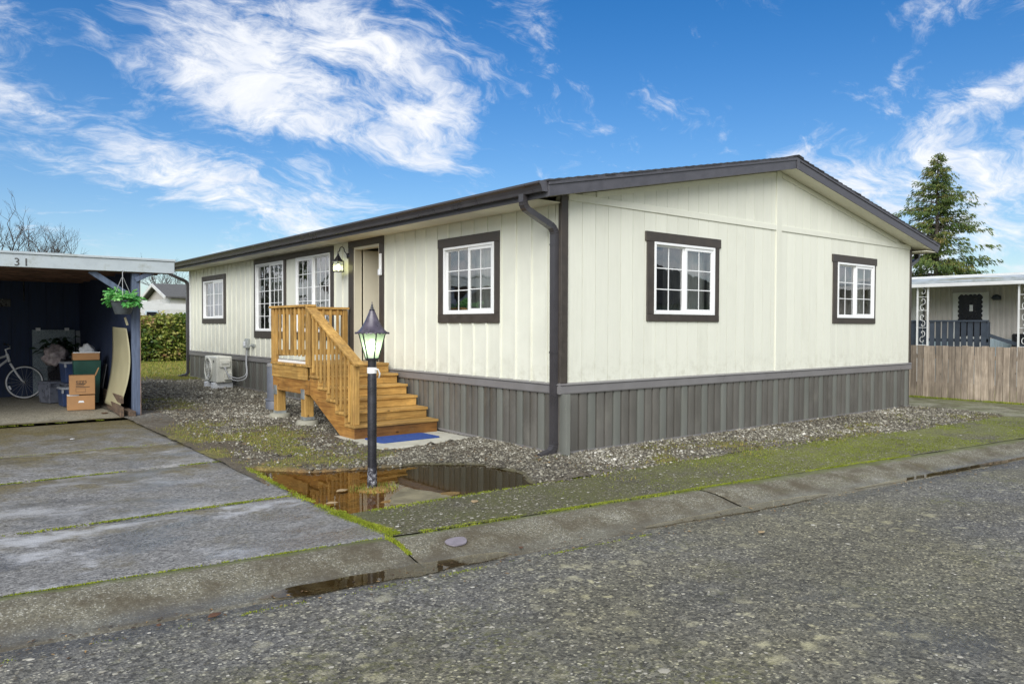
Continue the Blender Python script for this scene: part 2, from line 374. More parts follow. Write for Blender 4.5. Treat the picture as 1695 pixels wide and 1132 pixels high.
def asphalt(name, c, wet_attr=True, patch=True, moss=0.0, patch_col=(0.23, 0.215, 0.15)):
    m, t, b, out = base_mat(name)
    p = coords(t, True)
    st = t.voro(p, 78, out='Color')                         # aggregate stones
    sv = t.new('ShaderNodeSeparateColor'); t.put(sv.inputs[0], st)
    n = t.noise(p, 1.3, 6, 0.6)
    n4 = t.noise(p, 16, 5, 0.7)
    cc = t.mix(t.ramp(sv.outputs[0], 0.05, 0.95, smooth=False), tuple(x * 0.45 for x in c), tuple(x * 1.6 for x in c))
    s2 = t.new('ShaderNodeSeparateColor'); t.put(s2.inputs[0], t.voro(p, 44, out='Color'))
    cc = t.mix(t.math('MULTIPLY', t.ramp(s2.outputs[0], 0.80, 0.86), t.ramp(t.voro(p, 44), 0.45, 0.28)), cc, (0.44, 0.43, 0.36))
    cc = t.mix(t.math('MULTIPLY', t.ramp(s2.outputs[1], 0.86, 0.9), 0.8), cc, tuple(x * 0.25 for x in c))
    pale = t.ramp(sv.outputs[1], 0.90, 0.97)
    cc = t.mix(t.math('MULTIPLY', pale, 0.7), cc, (0.40, 0.385, 0.33))
    cc = t.mix(t.ramp(n4, 0.35, 0.65, 0.0, 0.45), cc, tuple(x * 0.45 for x in c))
    cc = t.mix(t.ramp(n, 0.35, 0.68, 0.0, 0.8), cc, (1.16, 1.13, 1.04), 'MULTIPLY')
    if patch:                                               # dried lichen spots of many sizes
        wv = t.vmath('SCALE', t.vmath('SUBTRACT', t.noise(p, 7, 4, 0.6, col=True), (0.5, 0.5, 0.5))); wv.node.inputs['Scale'].default_value = 0.16
        pw_ = t.vmath('ADD', p, wv)
        field = t.ramp(t.noise(p, 0.5, 4, 0.6), 0.42, 0.62)
        a1 = t.math('MULTIPLY', t.ramp(t.voro(pw_, 4.2), 0.30, 0.10), t.ramp(t.noise(p, 2.3, 2, 0.5), 0.42, 0.52))
        a2 = t.math('MULTIPLY', t.ramp(t.voro(pw_, 9.5), 0.33, 0.12), t.ramp(t.noise(p, 3.9, 2, 0.5), 0.44, 0.54))
        brk = t.ramp(t.noise(p, 45, 3, 0.7), 0.28, 0.48)
        a = t.math('MULTIPLY', t.math('MULTIPLY', t.math('MAXIMUM', a1, a2), t.math('ADD', t.math('MULTIPLY', field, 0.8), 0.2)), brk)
        cc = t.mix(t.math('MULTIPLY', a, 0.95), cc, patch_col)
        # faint yellow-green tinge where moss has begun
        mg = t.math('MULTIPLY', t.ramp(t.noise(p, 0.75, 6, 0.7), 0.50, 0.72), t.ramp(t.noise(p, 30, 3, 0.6), 0.45, 0.65))
        cc = t.mix(t.math('MULTIPLY', mg, 0.75), cc, (0.13, 0.135, 0.03))
        cc = t.mix(t.ramp(t.noise(t.mapping(p, (1, 1, 1), (5, 3, 0)), 0.33, 5, 0.62), 0.38, 0.60, 0.0, 0.8), cc, (1.06, 1.02, 0.76), 'MULTIPLY')
        trk = t.ramp(t.noise(t.mapping(p, (0.16, 1.6, 1), (0, 2, 0), (0, 0, 0.11)), 1.0, 3, 0.5), 0.42, 0.62, 0.0, 0.35)
        cc = t.mix(trk, cc, (0.55, 0.55, 0.58), 'MULTIPLY')
    if moss:
        mm = t.ramp(t.noise(p, 1.1, 7, 0.68), 0.30, 0.58)
        ml = t.noise(p, 60, 3, 0.7)
        sx = t.new('ShaderNodeSeparateXYZ'); t.put(sx.inputs[0], p)
        gx_ = t.ramp(t.math('ADD', sx.outputs[0], t.math('MULTIPLY', t.noise(p, 0.8, 4, 0.6), 3.0)), -0.5, 4.5)
        mcol = t.mix(t.ramp(ml, 0.3, 0.7), (0.045, 0.050, 0.014), t.mix(gx_, (0.10, 0.10, 0.03), (0.24, 0.26, 0.04)))
        cc = t.mix(t.math('MULTIPLY', t.math('MULTIPLY', mm, moss), t.ramp(ml, 0.25, 0.5)), cc, mcol)
    r = t.ramp(n4, 0.2, 0.8, 0.62, 0.9)
    if wet_attr:
        at = t.new('ShaderNodeAttribute', attribute_name='wet').outputs['Fac']
        wn = t.math('ADD', at, t.math('MULTIPLY', t.math('SUBTRACT', t.noise(p, 3.0, 6, 0.65), 0.5), 1.3))
        wetm = t.math('MULTIPLY', t.ramp(wn, 0.32, 0.78), t.ramp(at, 0.02, 0.2))
        cc = t.mix(t.math('MULTIPLY', wetm, 0.45), cc, (0.04, 0.04, 0.042))
        r = t.mix(wetm, r, (0.22, 0.22, 0.22))
    t.put(b.inputs['Base Color'], cc); t.put(b.inputs['Roughness'], r)
    h = t.math('ADD', t.math('MULTIPLY', t.voro(p, 78), 0.8), t.math('MULTIPLY', n4, 0.7))
    t.put(b.inputs['Normal'], t.bump(h, 0.6, 0.012))
    return m
asphalt('asphalt', (0.118, 0.116, 0.108), patch_col=(0.44, 0.42, 0.31))
asphalt('strip_asphalt', (0.085, 0.076, 0.048), wet_attr=False, patch=False, moss=0.85)

def slab_mat(name, c):
    m, t, b, out = base_mat(name)
    p = coords(t, True)
    sv = t.new('ShaderNodeSeparateColor'); t.put(sv.inputs[0], t.voro(p, 70, out='Color'))
    n4 = t.noise(p, 9, 6, 0.68)
    cc = t.mix(sv.outputs[0], tuple(x * 0.35 for x in c), tuple(x * 1.7 for x in c))
    cc = t.mix(t.ramp(n4, 0.3, 0.7, 0, 0.5), cc, tuple(x * 0.62 for x in c))
    br = t.new('ShaderNodeAttribute', attribute_name='dirt').outputs['Fac']
    dn = t.math('ADD', br, t.math('MULTIPLY', t.math('SUBTRACT', t.noise(p, 2.4, 8, 0.72), 0.5), 1.7))
    cc = t.mix(t.math('MULTIPLY', t.ramp(dn, 0.15, 0.8), 0.95), cc, t.mix(sv.outputs[1], (0.065, 0.052, 0.020), (0.17, 0.14, 0.06)))
    wn = t.noise(t.mapping(p, (0.7, 1.2, 1)), 1.5, 7, 0.66, 0.2)
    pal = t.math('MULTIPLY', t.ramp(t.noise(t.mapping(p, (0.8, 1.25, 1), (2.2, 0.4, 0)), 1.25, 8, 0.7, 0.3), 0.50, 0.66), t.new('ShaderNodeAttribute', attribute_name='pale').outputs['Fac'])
    cc = t.mix(t.math('MULTIPLY', pal, 0.75), cc, (0.46, 0.47, 0.49))  # whitish patches paint the wet sky sheen into the slab colour
    wet = t.ramp(wn, 0.47, 0.60)
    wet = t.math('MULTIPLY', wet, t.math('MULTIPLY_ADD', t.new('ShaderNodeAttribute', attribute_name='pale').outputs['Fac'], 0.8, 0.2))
    holes = t.ramp(t.noise(t.mapping(p, (2.2, 6, 1), (4, 1, 0)), 2.3, 4, 0.6), 0.70, 0.74)
    cc = t.mix(t.math('MULTIPLY', wet, 0.3), cc, tuple(x * 0.55 for x in c))
    cc = t.mix(t.math('MULTIPLY', holes, 0.9), cc, (0.02, 0.018, 0.012))
    t.put(b.inputs['Base Color'], cc)
    b.inputs['Specular IOR Level'].default_value = 0.38
    t.put(b.inputs['Roughness'], t.mix(wet, (0.68,) * 3, (0.16,) * 3))
    h = t.math('SUBTRACT', t.math('ADD', t.voro(p, 70), n4), t.math('MULTIPLY', holes, 2.0))
    t.put(b.inputs['Normal'], t.bump(h, 0.42, 0.008))
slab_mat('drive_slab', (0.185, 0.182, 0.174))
slab_mat('carport_floor', (0.30, 0.28, 0.22))

def kerb_mat(name='kerb', c=(0.185, 0.172, 0.122)):
    m, t, b, out = base_mat(name)
    p = coords(t, True)
    n = t.noise(p, 2.2, 7, 0.68); n4 = t.noise(p, 35, 4, 0.7)
    sv = t.new('ShaderNodeSeparateColor'); t.put(sv.inputs[0], t.voro(p, 130, out='Color'))
    cc = t.mix(t.ramp(n4, 0.3, 0.7), tuple(x * 0.55 for x in c), tuple(x * 1.15 for x in c))
    cc = t.mix(t.math('MULTIPLY', t.ramp(sv.outputs[0], 0.4, 0.9), 0.6), cc, tuple(x * 0.3 for x in c))
    cc = t.mix(t.ramp(sv.outputs[1], 0.86, 0.94, 0, 0.7), cc, (0.42, 0.41, 0.35))
    cc = t.mix(t.ramp(n, 0.42, 0.62, 0, 0.85), cc, (0.070, 0.055, 0.030))
    cc = t.mix(t.ramp(n, 0.40, 0.28, 0, 0.5), cc, (0.42, 0.41, 0.36))
    at = t.new('ShaderNodeAttribute', attribute_name='wet').outputs['Fac']
    mo = t.new('ShaderNodeAttribute', attribute_name='moss').outputs['Fac']
    mm = t.math('MULTIPLY', t.ramp(t.math('ADD', mo, t.math('MULTIPLY', t.math('SUBTRACT', t.noise(p, 5, 6, 0.7), 0.5), 1.0)), 0.35, 0.8), t.ramp(mo, 0.05, 0.3))
    cc = t.mix(t.math('MULTIPLY', mm, 0.75), cc, (0.10, 0.115, 0.028))
    wt = t.math('MULTIPLY', at, t.ramp(t.noise(p, 1.7, 5, 0.6), 0.25, 0.6))
    cc = t.mix(t.math('MULTIPLY', wt, 0.35), cc, (0.10, 0.10, 0.095))
    t.put(b.inputs['Base Color'], cc)
    t.put(b.inputs['Roughness'], t.mix(wt, (0.85,) * 3, (0.2,) * 3))
    t.put(b.inputs['Normal'], t.bump(t.math('ADD', n4, t.math('MULTIPLY', n, 0.8)), 0.5, 0.014))
kerb_mat()
kerb_mat('path_concrete', (0.33, 0.315, 0.235))

def yard_mat():
    m, t, b, out = base_mat('yard_soil')
    p = coords(t, True)
    sv = t.new('ShaderNodeSeparateColor'); t.put(sv.inputs[0], t.voro(p, 42, out='Color'))
    n = t.noise(p, 3, 6, 0.65); n4 = t.noise(p, 28, 4, 0.7)
    soil = t.mix(t.ramp(n4, 0.3, 0.7), (0.045, 0.034, 0.020), (0.13, 0.105, 0.065))
    stone = t.mix(sv.outputs[0], (0.05, 0.05, 0.045), (0.30, 0.285, 0.245))
    g = t.new('ShaderNodeAttribute', attribute_name='gravel').outputs['Fac']
    cc = t.mix(t.math('MULTIPLY', g, 0.85), soil, stone)
    a = t.new('ShaderNodeAttribute', attribute_name='grass').outputs['Fac']
    gr = t.ramp(t.math('ADD', a, t.math('MULTIPLY', t.math('SUBTRACT', n, 0.5), 1.2)), 0.3, 0.75)
    gcol = t.mix(t.ramp(n4, 0.3, 0.7), (0.075, 0.075, 0.018), (0.22, 0.19, 0.05))
    cc = t.mix(t.math('MULTIPLY', gr, 0.9), cc, gcol)
    mu = t.new('ShaderNodeAttribute', attribute_name='mud').outputs['Fac']
    mcol = t.mix(t.ramp(n, 0.35, 0.65), (0.30, 0.155, 0.030), (0.15, 0.088, 0.022))
    mcol = t.mix(t.ramp(t.noise(p, 16, 5, 0.7), 0.5, 0.62), mcol, (0.38, 0.25, 0.08))
    # further along the wall the bottom is greener and dark
    sepx = t.new('ShaderNodeSeparateXYZ'); t.put(sepx.inputs[0], p)
    mcol = t.mix(t.ramp(sepx.outputs[0], -2.3, -1.5), mcol, (0.085, 0.080, 0.028))
    cc = t.mix(mu, cc, mcol)
    t.put(b.inputs['Base Color'], cc); b.inputs['Roughness'].default_value = 0.9
    h = t.math('ADD', t.math('MULTIPLY', t.voro(p, 42), t.math('SUBTRACT', 0.3, g)), n4)
    t.put(b.inputs['Normal'], t.bump(h, 0.8, 0.03))
yard_mat()
def field_mat():
    m, t, b, out = base_mat('far_ground')
    p = coords(t, True)
    n = t.noise(p, 0.35, 6, 0.65); n4 = t.noise(p, 9, 5, 0.7)
    cc = t.mix(t.ramp(n4, 0.3, 0.7), (0.12, 0.14, 0.03), (0.27, 0.25, 0.08))
    cc = t.mix(t.ramp(n, 0.5, 0.7, 0, 0.7), cc, (0.13, 0.10, 0.06))
    t.put(b.inputs['Base Color'], cc); b.inputs['Roughness'].default_value = 0.95
    t.put(b.inputs['Normal'], t.bump(n4, 0.6, 0.04))
field_mat()
def tint_mat(name, ramp, rough=0.75, trans=0.0):
    """colour from the per-piece attribute 'tint' through a list of colours"""
    m, t, b, out = base_mat(name)
    at = t.new('ShaderNodeAttribute', attribute_name='tint').outputs['Fac']
    cr = t.new('ShaderNodeValToRGB'); t.put(cr.inputs[0], at)
    el = cr.color_ramp.elements
    while len(el) < len(ramp): el.new(0.5)
    for i, (ps, c) in enumerate(ramp):
        el[i].position = ps; el[i].color = (*c, 1)
    t.put(b.inputs['Base Color'], cr.outputs[0]); b.inputs['Roughness'].default_value = rough
    if trans:
        tr = t.new('ShaderNodeBsdfTranslucent'); t.put(tr.inputs[0], cr.outputs[0])
        mx = t.new('ShaderNodeMixShader'); mx.inputs[0].default_value = trans
        t.l.new(b.outputs[0], mx.inputs[1]); t.l.new(tr.outputs[0], mx.inputs[2]); t.l.new(mx.outputs[0], out.inputs[0])
    return m
tint_mat('stones', [(0, (0.042, 0.036, 0.026)), (0.3, (0.110, 0.098, 0.070)), (0.55, (0.205, 0.19, 0.145)), (0.8, (0.37, 0.35, 0.285)), (1, (0.64, 0.62, 0.55))], 0.6)
tint_mat('grass_blades', [(0, (0.08, 0.11, 0.015)), (0.45, (0.20, 0.24, 0.03)), (0.75, (0.36, 0.33, 0.07)), (1, (0.38, 0.25, 0.10))], 0.7, 0.3)
tint_mat('moss_blades', [(0, (0.08, 0.085, 0.012)), (0.35, (0.16, 0.20, 0.012)), (0.7, (0.30, 0.36, 0.02)), (0.92, (0.42, 0.42, 0.06)), (1, (0.24, 0.14, 0.04))], 0.8, 0.25)
tint_mat('hedge_leaves', [(0, (0.03, 0.065, 0.012)), (0.3, (0.10, 0.17, 0.025)), (0.6, (0.30, 0.33, 0.06)), (0.85, (0.48, 0.40, 0.15)), (1, (0.36, 0.20, 0.10))], 0.55, 0.25)
tint_mat('cedar_leaves', [(0, (0.024, 0.055, 0.018)), (0.4, (0.08, 0.14, 0.032)), (0.75, (0.18, 0.22, 0.05)), (1, (0.28, 0.21, 0.08))], 0.7, 0.35)
tint_mat('dark_leaves', [(0, (0.012, 0.025, 0.010)), (0.6, (0.035, 0.06, 0.02)), (1, (0.08, 0.10, 0.03))], 0.7, 0.2)
tint_mat('fern_leaves', [(0, (0.03, 0.16, 0.04)), (0.5, (0.10, 0.42, 0.09)), (1, (0.34, 0.68, 0.22))], 0.45, 0.3)
tint_mat('house_plant', [(0, (0.004, 0.014, 0.006)), (1, (0.02, 0.06, 0.02))], 0.5)

def water_mat():
    m = bpy.data.materials.new('puddle_water'); m.use_nodes = True
    t = NT(m.node_tree); t.n.clear()
    out = t.new('ShaderNodeOutputMaterial')
    g = t.new('ShaderNodeBsdfGlossy'); g.inputs['Roughness'].default_value = 0.015
    tr = t.new('ShaderNodeBsdfTransparent'); tr.inputs[0].default_value = (0.82, 0.70, 0.48, 1)
    fr = t.new('ShaderNodeFresnel'); fr.inputs[0].default_value = 1.33
    p = t.new('ShaderNodeNewGeometry').outputs['Position']
    nb = t.bump(t.noise(t.mapping(p, (1, 1, 1)), 9, 3, 0.5), 0.035, 0.01)
    t.put(g.inputs['Normal'], nb); t.put(fr.inputs['Normal'], nb)
    mx = t.new('ShaderNodeMixShader'); t.put(mx.inputs[0], fr.outputs[0])
    t.l.new(tr.outputs[0], mx.inputs[1]); t.l.new(g.outputs[0], mx.inputs[2]); t.l.new(mx.outputs[0], out.inputs[0])
    MATS['puddle_water'] = m
water_mat()

# ------------------------------------------------------------------ object helpers
WL = {}
def tag(o, label=None, cat=None, group=None, kind=None):
    if label: o['label'] = label
    if cat: o['category'] = cat
    if group: o['group'] = group
    if kind: o['kind'] = kind
    return o
def thing(name, label, cat, loc=(0, 0, 0), group=None):
    o = bpy.data.objects.new(name, None); col.objects.link(o)
    o.location = loc; WL[o] = Vector(loc); o.empty_display_size = 0.1
    return tag(o, label, cat, group)
def link(o, parent=None, loc=(0, 0, 0)):
    col.objects.link(o)
    o.location = loc; WL[o] = Vector(loc)
    if parent is not None:
        o.parent = parent
        o.matrix_parent_inverse = Matrix.Translation(-WL[parent])
    return o
def share(src, name, parent, loc, rot=None):
    o = bpy.data.objects.new(name, src.data if hasattr(src, 'data') else src)
    link(o, parent, loc)
    if rot: o.rotation_euler = rot
    if hasattr(src, 'modifiers'):
        for md in src.modifiers:
            if md.type == 'BEVEL':
                b = o.modifiers.new('bevel', 'BEVEL'); b.width = md.width; b.segments = md.segments; b.limit_method = 'ANGLE'
    return o
class MB:
    def __init__(s): s.v = []; s.f = []
    def add(s, vs, fs):
        k = len(s.v); s.v += [tuple(q) for q in vs]; s.f += [tuple(i + k for i in f) for f in fs]; return s
    def box(s, x0, x1, y0, y1, z0, z1):
        if x0 > x1: x0, x1 = x1, x0
        if y0 > y1: y0, y1 = y1, y0
        return s.add([(x0, y0, z0), (x1, y0, z0), (x1, y1, z0), (x0, y1, z0), (x0, y0, z1), (x1, y0, z1), (x1, y1, z1), (x0, y1, z1)],
                     [(3, 2, 1, 0), (4, 5, 6, 7), (0, 1, 5, 4), (1, 2, 6, 5), (2, 3, 7, 6), (3, 0, 4, 7)])
    def hexa(s, b4, t4):
        return s.add(list(b4) + list(t4), [(3, 2, 1, 0), (4, 5, 6, 7), (0, 1, 5, 4), (1, 2, 6, 5), (2, 3, 7, 6), (3, 0, 4, 7)])
    def beam(s, a, b, wd, ht, up=(0, 0, 1)):
        a, b = Vector(a), Vector(b); d = (b - a).normalized(); u = Vector(up)
        sd_ = d.cross(u)
        if sd_.length < 1e-4: sd_ = d.cross(Vector((1, 0, 0)))
        sd_.normalize(); u = sd_.cross(d); p = sd_ * wd / 2; q = u * ht / 2
        return s.hexa([a - p - q, a + p - q, b + p - q, b - p - q], [a - p + q, a + p + q, b + p + q, b - p + q])
    def prism(s, poly, fn, a, b):
        """poly of 2D points; fn(p, q, d) -> xyz; extruded from depth a to b"""
        n = len(poly)
        vs = [fn(p, q, a) for p, q in poly] + [fn(p, q, b) for p, q in poly]
        fs = [tuple(range(n))[::-1], tuple(range(n, 2 * n))] + [(i, (i + 1) % n, n + (i + 1) % n, n + i) for i in range(n)]
        return s.add(vs, fs)
    def tube(s, pts, r, n=8, cap=True):
        pts = [Vector(p) for p in pts]
        rs = r if isinstance(r, (list, tuple)) else [r] * len(pts)
        prev = None; k0 = len(s.v); vs = []; fs = []
        for i, p in enumerate(pts):
            d = (pts[min(i + 1, len(pts) - 1)] - pts[max(i - 1, 0)]).normalized()
            if prev is None:
                a = d.cross(Vector((0, 0, 1)))
                if a.length < 1e-3: a = d.cross(Vector((1, 0, 0)))
            else:
                a = prev - d * prev.dot(d)
            a.normalize(); prev = a; b = d.cross(a)
            for j in range(n):
                th = 2 * math.pi * j / n
                vs.append(p + (a * math.cos(th) + b * math.sin(th)) * rs[i])
        for i in range(len(pts) - 1):
            for j in range(n):
                fs.append((i * n + j, i * n + (j + 1) % n, (i + 1) * n + (j + 1) % n, (i + 1) * n + j))
        if cap:
            fs.append(tuple(range(n))[::-1]); fs.append(tuple((len(pts) - 1) * n + j for j in range(n)))
        return s.add(vs, fs)
    def lathe(s, prof, c=(0, 0, 0), n=20, rot=0.0, sx=1.0, sy=1.0, cap=True):
        vs = []; fs = []; m = len(prof)
        for r_, z in prof:
            for j in range(n):
                th = rot + 2 * math.pi * j / n
                vs.append((c[0] + r_ * sx * math.cos(th), c[1] + r_ * sy * math.sin(th), c[2] + z))
        for i in range(m - 1):
            for j in range(n):
                fs.append((i * n + j, i * n + (j + 1) % n, (i + 1) * n + (j + 1) % n, (i + 1) * n + j))
        if cap:
            fs.append(tuple(range(n))[::-1]); fs.append(tuple((m - 1) * n + j for j in range(n)))
        return s.add(vs, fs)
    def mesh(s, name):
        me = bpy.data.meshes.new(name); me.from_pydata(s.v, [], s.f); me.update(); return me
    def build(s, name, m, parent=None, smooth=False, bevel=0.0, loc=(0, 0, 0), seg=1, label=None, recalc=True):
        me = s.mesh(name); me.materials.append(MATS[m])
        if recalc:
            bm = bmesh.new(); bm.from_mesh(me); bmesh.ops.recalc_face_normals(bm, faces=bm.faces); bm.to_mesh(me); bm.free()
        if smooth: me.polygons.foreach_set('use_smooth', [True] * len(me.polygons))
        if smooth == 'auto':
            me.set_sharp_from_angle(angle=R(35))
        o = bpy.data.objects.new(name, me); link(o, parent, loc)
        if bevel:
            b = o.modifiers.new('bevel', 'BEVEL'); b.width = bevel; b.segments = seg; b.limit_method = 'ANGLE'
        if label: o['label'] = label
        return o
def np_mesh(name, v, f, m, attrs=None, parent=None, smooth=False, kind=None):
    """v (n,3), f (k,3 or 4) arrays"""
    me = bpy.data.meshes.new(name)
    v = np.asarray(v, np.float32); f = np.asarray(f, np.int32); c = f.shape[1]
    me.vertices.add(len(v)); me.vertices.foreach_set('co', v.ravel())
    me.loops.add(f.size); me.loops.foreach_set('vertex_index', f.ravel())
    me.polygons.add(len(f)); me.polygons.foreach_set('loop_start', np.arange(0, f.size, c, dtype=np.int32))
    me.update(calc_edges=True)
    if smooth: me.polygons.foreach_set('use_smooth', [True] * len(me.polygons))
    for k, a in (attrs or {}).items():
        at = me.attributes.new(k, 'FLOAT', 'POINT'); at.data.foreach_set('value', np.asarray(a, np.float32))
    me.materials.append(MATS[m])
    o = bpy.data.objects.new(name, me); link(o, parent)
    if kind: o['kind'] = kind
    return o
def vnoise(x, y, seed=0, octaves=4):
    """cheap smooth value noise in numpy, about 0..1"""
    tot = np.zeros_like(x, dtype=float); amp = 1.0; s = 0
    for o_ in range(octaves):
        fx, fy = x * 2 ** o_ + 17.3 * seed, y * 2 ** o_ - 9.1 * seed
        ix, iy = np.floor(fx), np.floor(fy); dx, dy = fx - ix, fy - iy
        dx = dx * dx * (3 - 2 * dx); dy = dy * dy * (3 - 2 * dy)
        def h(a, b):
            q = np.sin(a * 127.1 + b * 311.7 + seed * 74.7) * 43758.5453
            return q - np.floor(q)
        tot += amp * ((h(ix, iy) * (1 - dx) + h(ix + 1, iy) * dx) * (1 - dy) + (h(ix, iy + 1) * (1 - dx) + h(ix + 1, iy + 1) * dx) * dy)
        s += amp; amp *= 0.5
    return tot / s
def poly_sd(px, py, poly):
    """signed distance, negative inside"""
    d = np.full(px.shape, 1e9); ins = np.zeros(px.shape, bool); n = len(poly)
    for i in range(n):
        ax, ay = poly[i]; bx, by = poly[(i + 1) % n]
        ex, ey = bx - ax, by - ay
        t = np.clip(((px - ax) * ex + (py - ay) * ey) / (ex * ex + ey * ey), 0, 1)
        d = np.minimum(d, np.hypot(px - ax - t * ex, py - ay - t * ey))
        c = ((ay > py) != (by > py)) & (px < (bx - ax) * (py - ay) / (by - ay + 1e-12) + ax)
        ins ^= c
    return np.where(ins, -d, d)

# ================================================================== SETTING
def yb(x): return -1.63 - 0.112 * (np.asarray(x, float) + 3.07)          # back of the kerb
def ys(x): return np.interp(x, [-3.2, -2.3, -1.0, 0.8, 3.0, 5.7, 7.6, 9], [-0.84, -0.83, -0.90, -0.87, -0.98, -1.30, -1.42, -1.5])
def xdrive(y): return np.interp(y, [-1.7, -0.75, 0, 1, 2, 3.5, 5.8, 6.5], [-3.10, -3.12, -3.13, -3.07, -3.03, -2.98, -2.62, -2.58])
def slope(y): return 0.0105 * np.clip(y, 0, 14.5)
def grid_sheet(name, xs, ys_, zf, m, attrs=None, parent=None, kind='structure', yfun=None, keep=None):
    X, T = np.meshgrid(xs, ys_)
    Y = T if yfun is None else yfun(X, T)
    Z = zf(X, Y)
    n, k = len(xs), len(ys_)
    v = np.stack([X, Y, Z], -1).reshape(-1, 3)
    a = np.arange(n * k).reshape(k, n)
    f = np.stack([a[:-1, :-1], a[:-1, 1:], a[1:, 1:], a[1:, :-1]], -1).reshape(-1, 4)
    if keep is not None:
        c = v[f].mean(1); f = f[keep(c[:, 0], c[:, 1])]
    at = {q: fn(X, Y).ravel() for q, fn in (attrs or {}).items()}
    return np_mesh(name, v, f, m, at, parent, True, kind if parent is None else None)

grid_sheet('ground', np.linspace(-500, 500, 9), np.linspace(-500, 500, 9), lambda x, y: np.full_like(x, -0.19), 'far_ground')
grid_sheet('lawn', np.linspace(-60, 60, 40), np.linspace(14.4, 90, 30), lambda x, y: 0.158 + 0.02 * vnoise(x, y, 3), 'far_ground')
grid_sheet('neighbour_lawn', np.linspace(11.3, 70, 20), np.linspace(-3.2, 40, 20), lambda x, y: np.full_like(x, -0.012), 'far_ground')

# road
xs = np.concatenate([np.linspace(-70, -9, 30), np.arange(-8.9, 12, 0.12), np.linspace(12.3, 80, 40)])
ds = np.concatenate([np.arange(0.60, 1.4, 0.05), np.arange(1.4, 6.5, 0.16), [6.9, 7.4, 8.0, 8.6]])
def road_z(x, y):
    d = yb(x) - y - 0.60
    return -0.068 + 0.020 * np.minimum(d, 3.6) - 0.02 * np.maximum(d - 3.6, 0) + 0.008 * (vnoise(x * 1.5, y * 1.5, 5) - 0.5) - 0.010 * np.exp(-(d / 0.15) ** 2)
def road_wet(x, y):
    d = yb(x) - y - 0.60
    e = np.exp(-(d / 0.30) ** 2) * np.interp(x, [-6, -4, -3, -1.5, -0.5, 1.5, 4, 9], [0.9, 0.8, 0.7, 0.3, 0.6, 0.8, 1.0, 1.0])
    e2 = 0.45 * np.clip((x + 0.1 * y - 1.2) / 4, 0, 1) * np.exp(-((d - 1.2) / 1.6) ** 2)
    e3 = 0.55 * np.exp(-(((x + 1.9) / 0.8) ** 2 + ((y + 4.6) / 1.2) ** 2))
    return np.clip(np.maximum(np.maximum(e, e2), e3), 0, 1)
grid_sheet('road', xs, ds, road_z, 'asphalt', {'wet': road_wet}, yfun=lambda X, T: yb(X) - T)

# rolled concrete kerb, cast in lengths
kerb = tag(thing('kerb', 'rolled concrete kerb with open joints along the road', None, (-3, -1.8, 0)), kind='structure')
kerb.pop('category', None)
PROF = np.array([(0.0, -0.03), (0.004, 0.001), (0.04, 0.005), (0.11, 0.004), (0.19, -0.004), (0.27, -0.020), (0.34, -0.038), (0.41, -0.054), (0.47, -0.066), (0.52, -0.072), (0.58, -0.073), (0.62, -0.071), (0.66, -0.085)])
jt = [-12.3, -9.25, -6.2, -3.16, -0.06, 3.0, 6.05, 9.1, 12.2, 15.3, 21, 30]
for a_, b_ in zip(jt[:-1], jt[1:]):
    tilt = random.uniform(-0.004, 0.004)
    def kz(X, Y):
        d = yb(X) - Y
        return np.interp(d, PROF[:, 0], PROF[:, 1]) + 0.009 * (vnoise(X * 5, Y * 5, 8) - 0.5) + tilt - 0.012 * (np.exp(-(X - a_ - 0.01) / 0.02) + np.exp(-(b_ - 0.01 - X) / 0.02))
    xsk = np.unique(np.concatenate([[a_ + 0.008, a_ + 0.018, a_ + 0.03], np.arange(a_ + 0.06, b_ - 0.04, 0.07), [b_ - 0.03, b_ - 0.018, b_ - 0.008]]))
    grid_sheet('kerb_section', xsk, PROF[:, 0], kz, 'kerb',
               {'wet': lambda X, Y: np.exp(-((yb(X) - Y - 0.52) / 0.10) ** 2), 'moss': lambda X, Y: np.clip(np.exp(-((yb(X) - Y) / 0.10) ** 2) * 0.9 + 0.35 * (X > 0.5), 0, 1)},
               parent=kerb, yfun=lambda X, T: yb(X) - T)

# mossy strip of old asphalt between the kerb and the gravel
xs = np.arange(-3.10, 8.85, 0.05)
grid_sheet('pavement', xs, np.linspace(0, 1, 22), lambda X, Y: 0.002 + 0.012 * (vnoise(X * 2.2, Y * 2.2, 6) - 0.4) + 0.004 * vnoise(X * 14, Y * 14, 2), 'strip_asphalt',
           yfun=lambda X, T: yb(X) - 0.012 + (ys(X) + 0.045 * (vnoise(X * 3, X * 0, 9) - 0.5) + 0.02 * (vnoise(X * 11, X * 0, 4) - 0.5) - yb(X)) * T)

# concrete path between the house and the fence
pth = grid_sheet('path', np.linspace(8.78, 11.5, 24), np.linspace(0, 1, 90), lambda X, Y: 0.004 + 0.012 * (vnoise(X, Y, 6) - 0.5) + 0.01 * np.clip(X - 10.8, 0, 1), 'path_concrete',
                 {'wet': lambda X, Y: 0.25 * vnoise(X, Y * 2, 3), 'moss': lambda X, Y: np.clip(0.35 + 0.5 * vnoise(X * 1.5, Y * 1.5, 12) + 0.4 * np.exp(-((X - 11.2) / 0.2) ** 2), 0, 1)}, yfun=lambda X, T: yb(X) + 0.01 + (13.5 - yb(X)) * T)

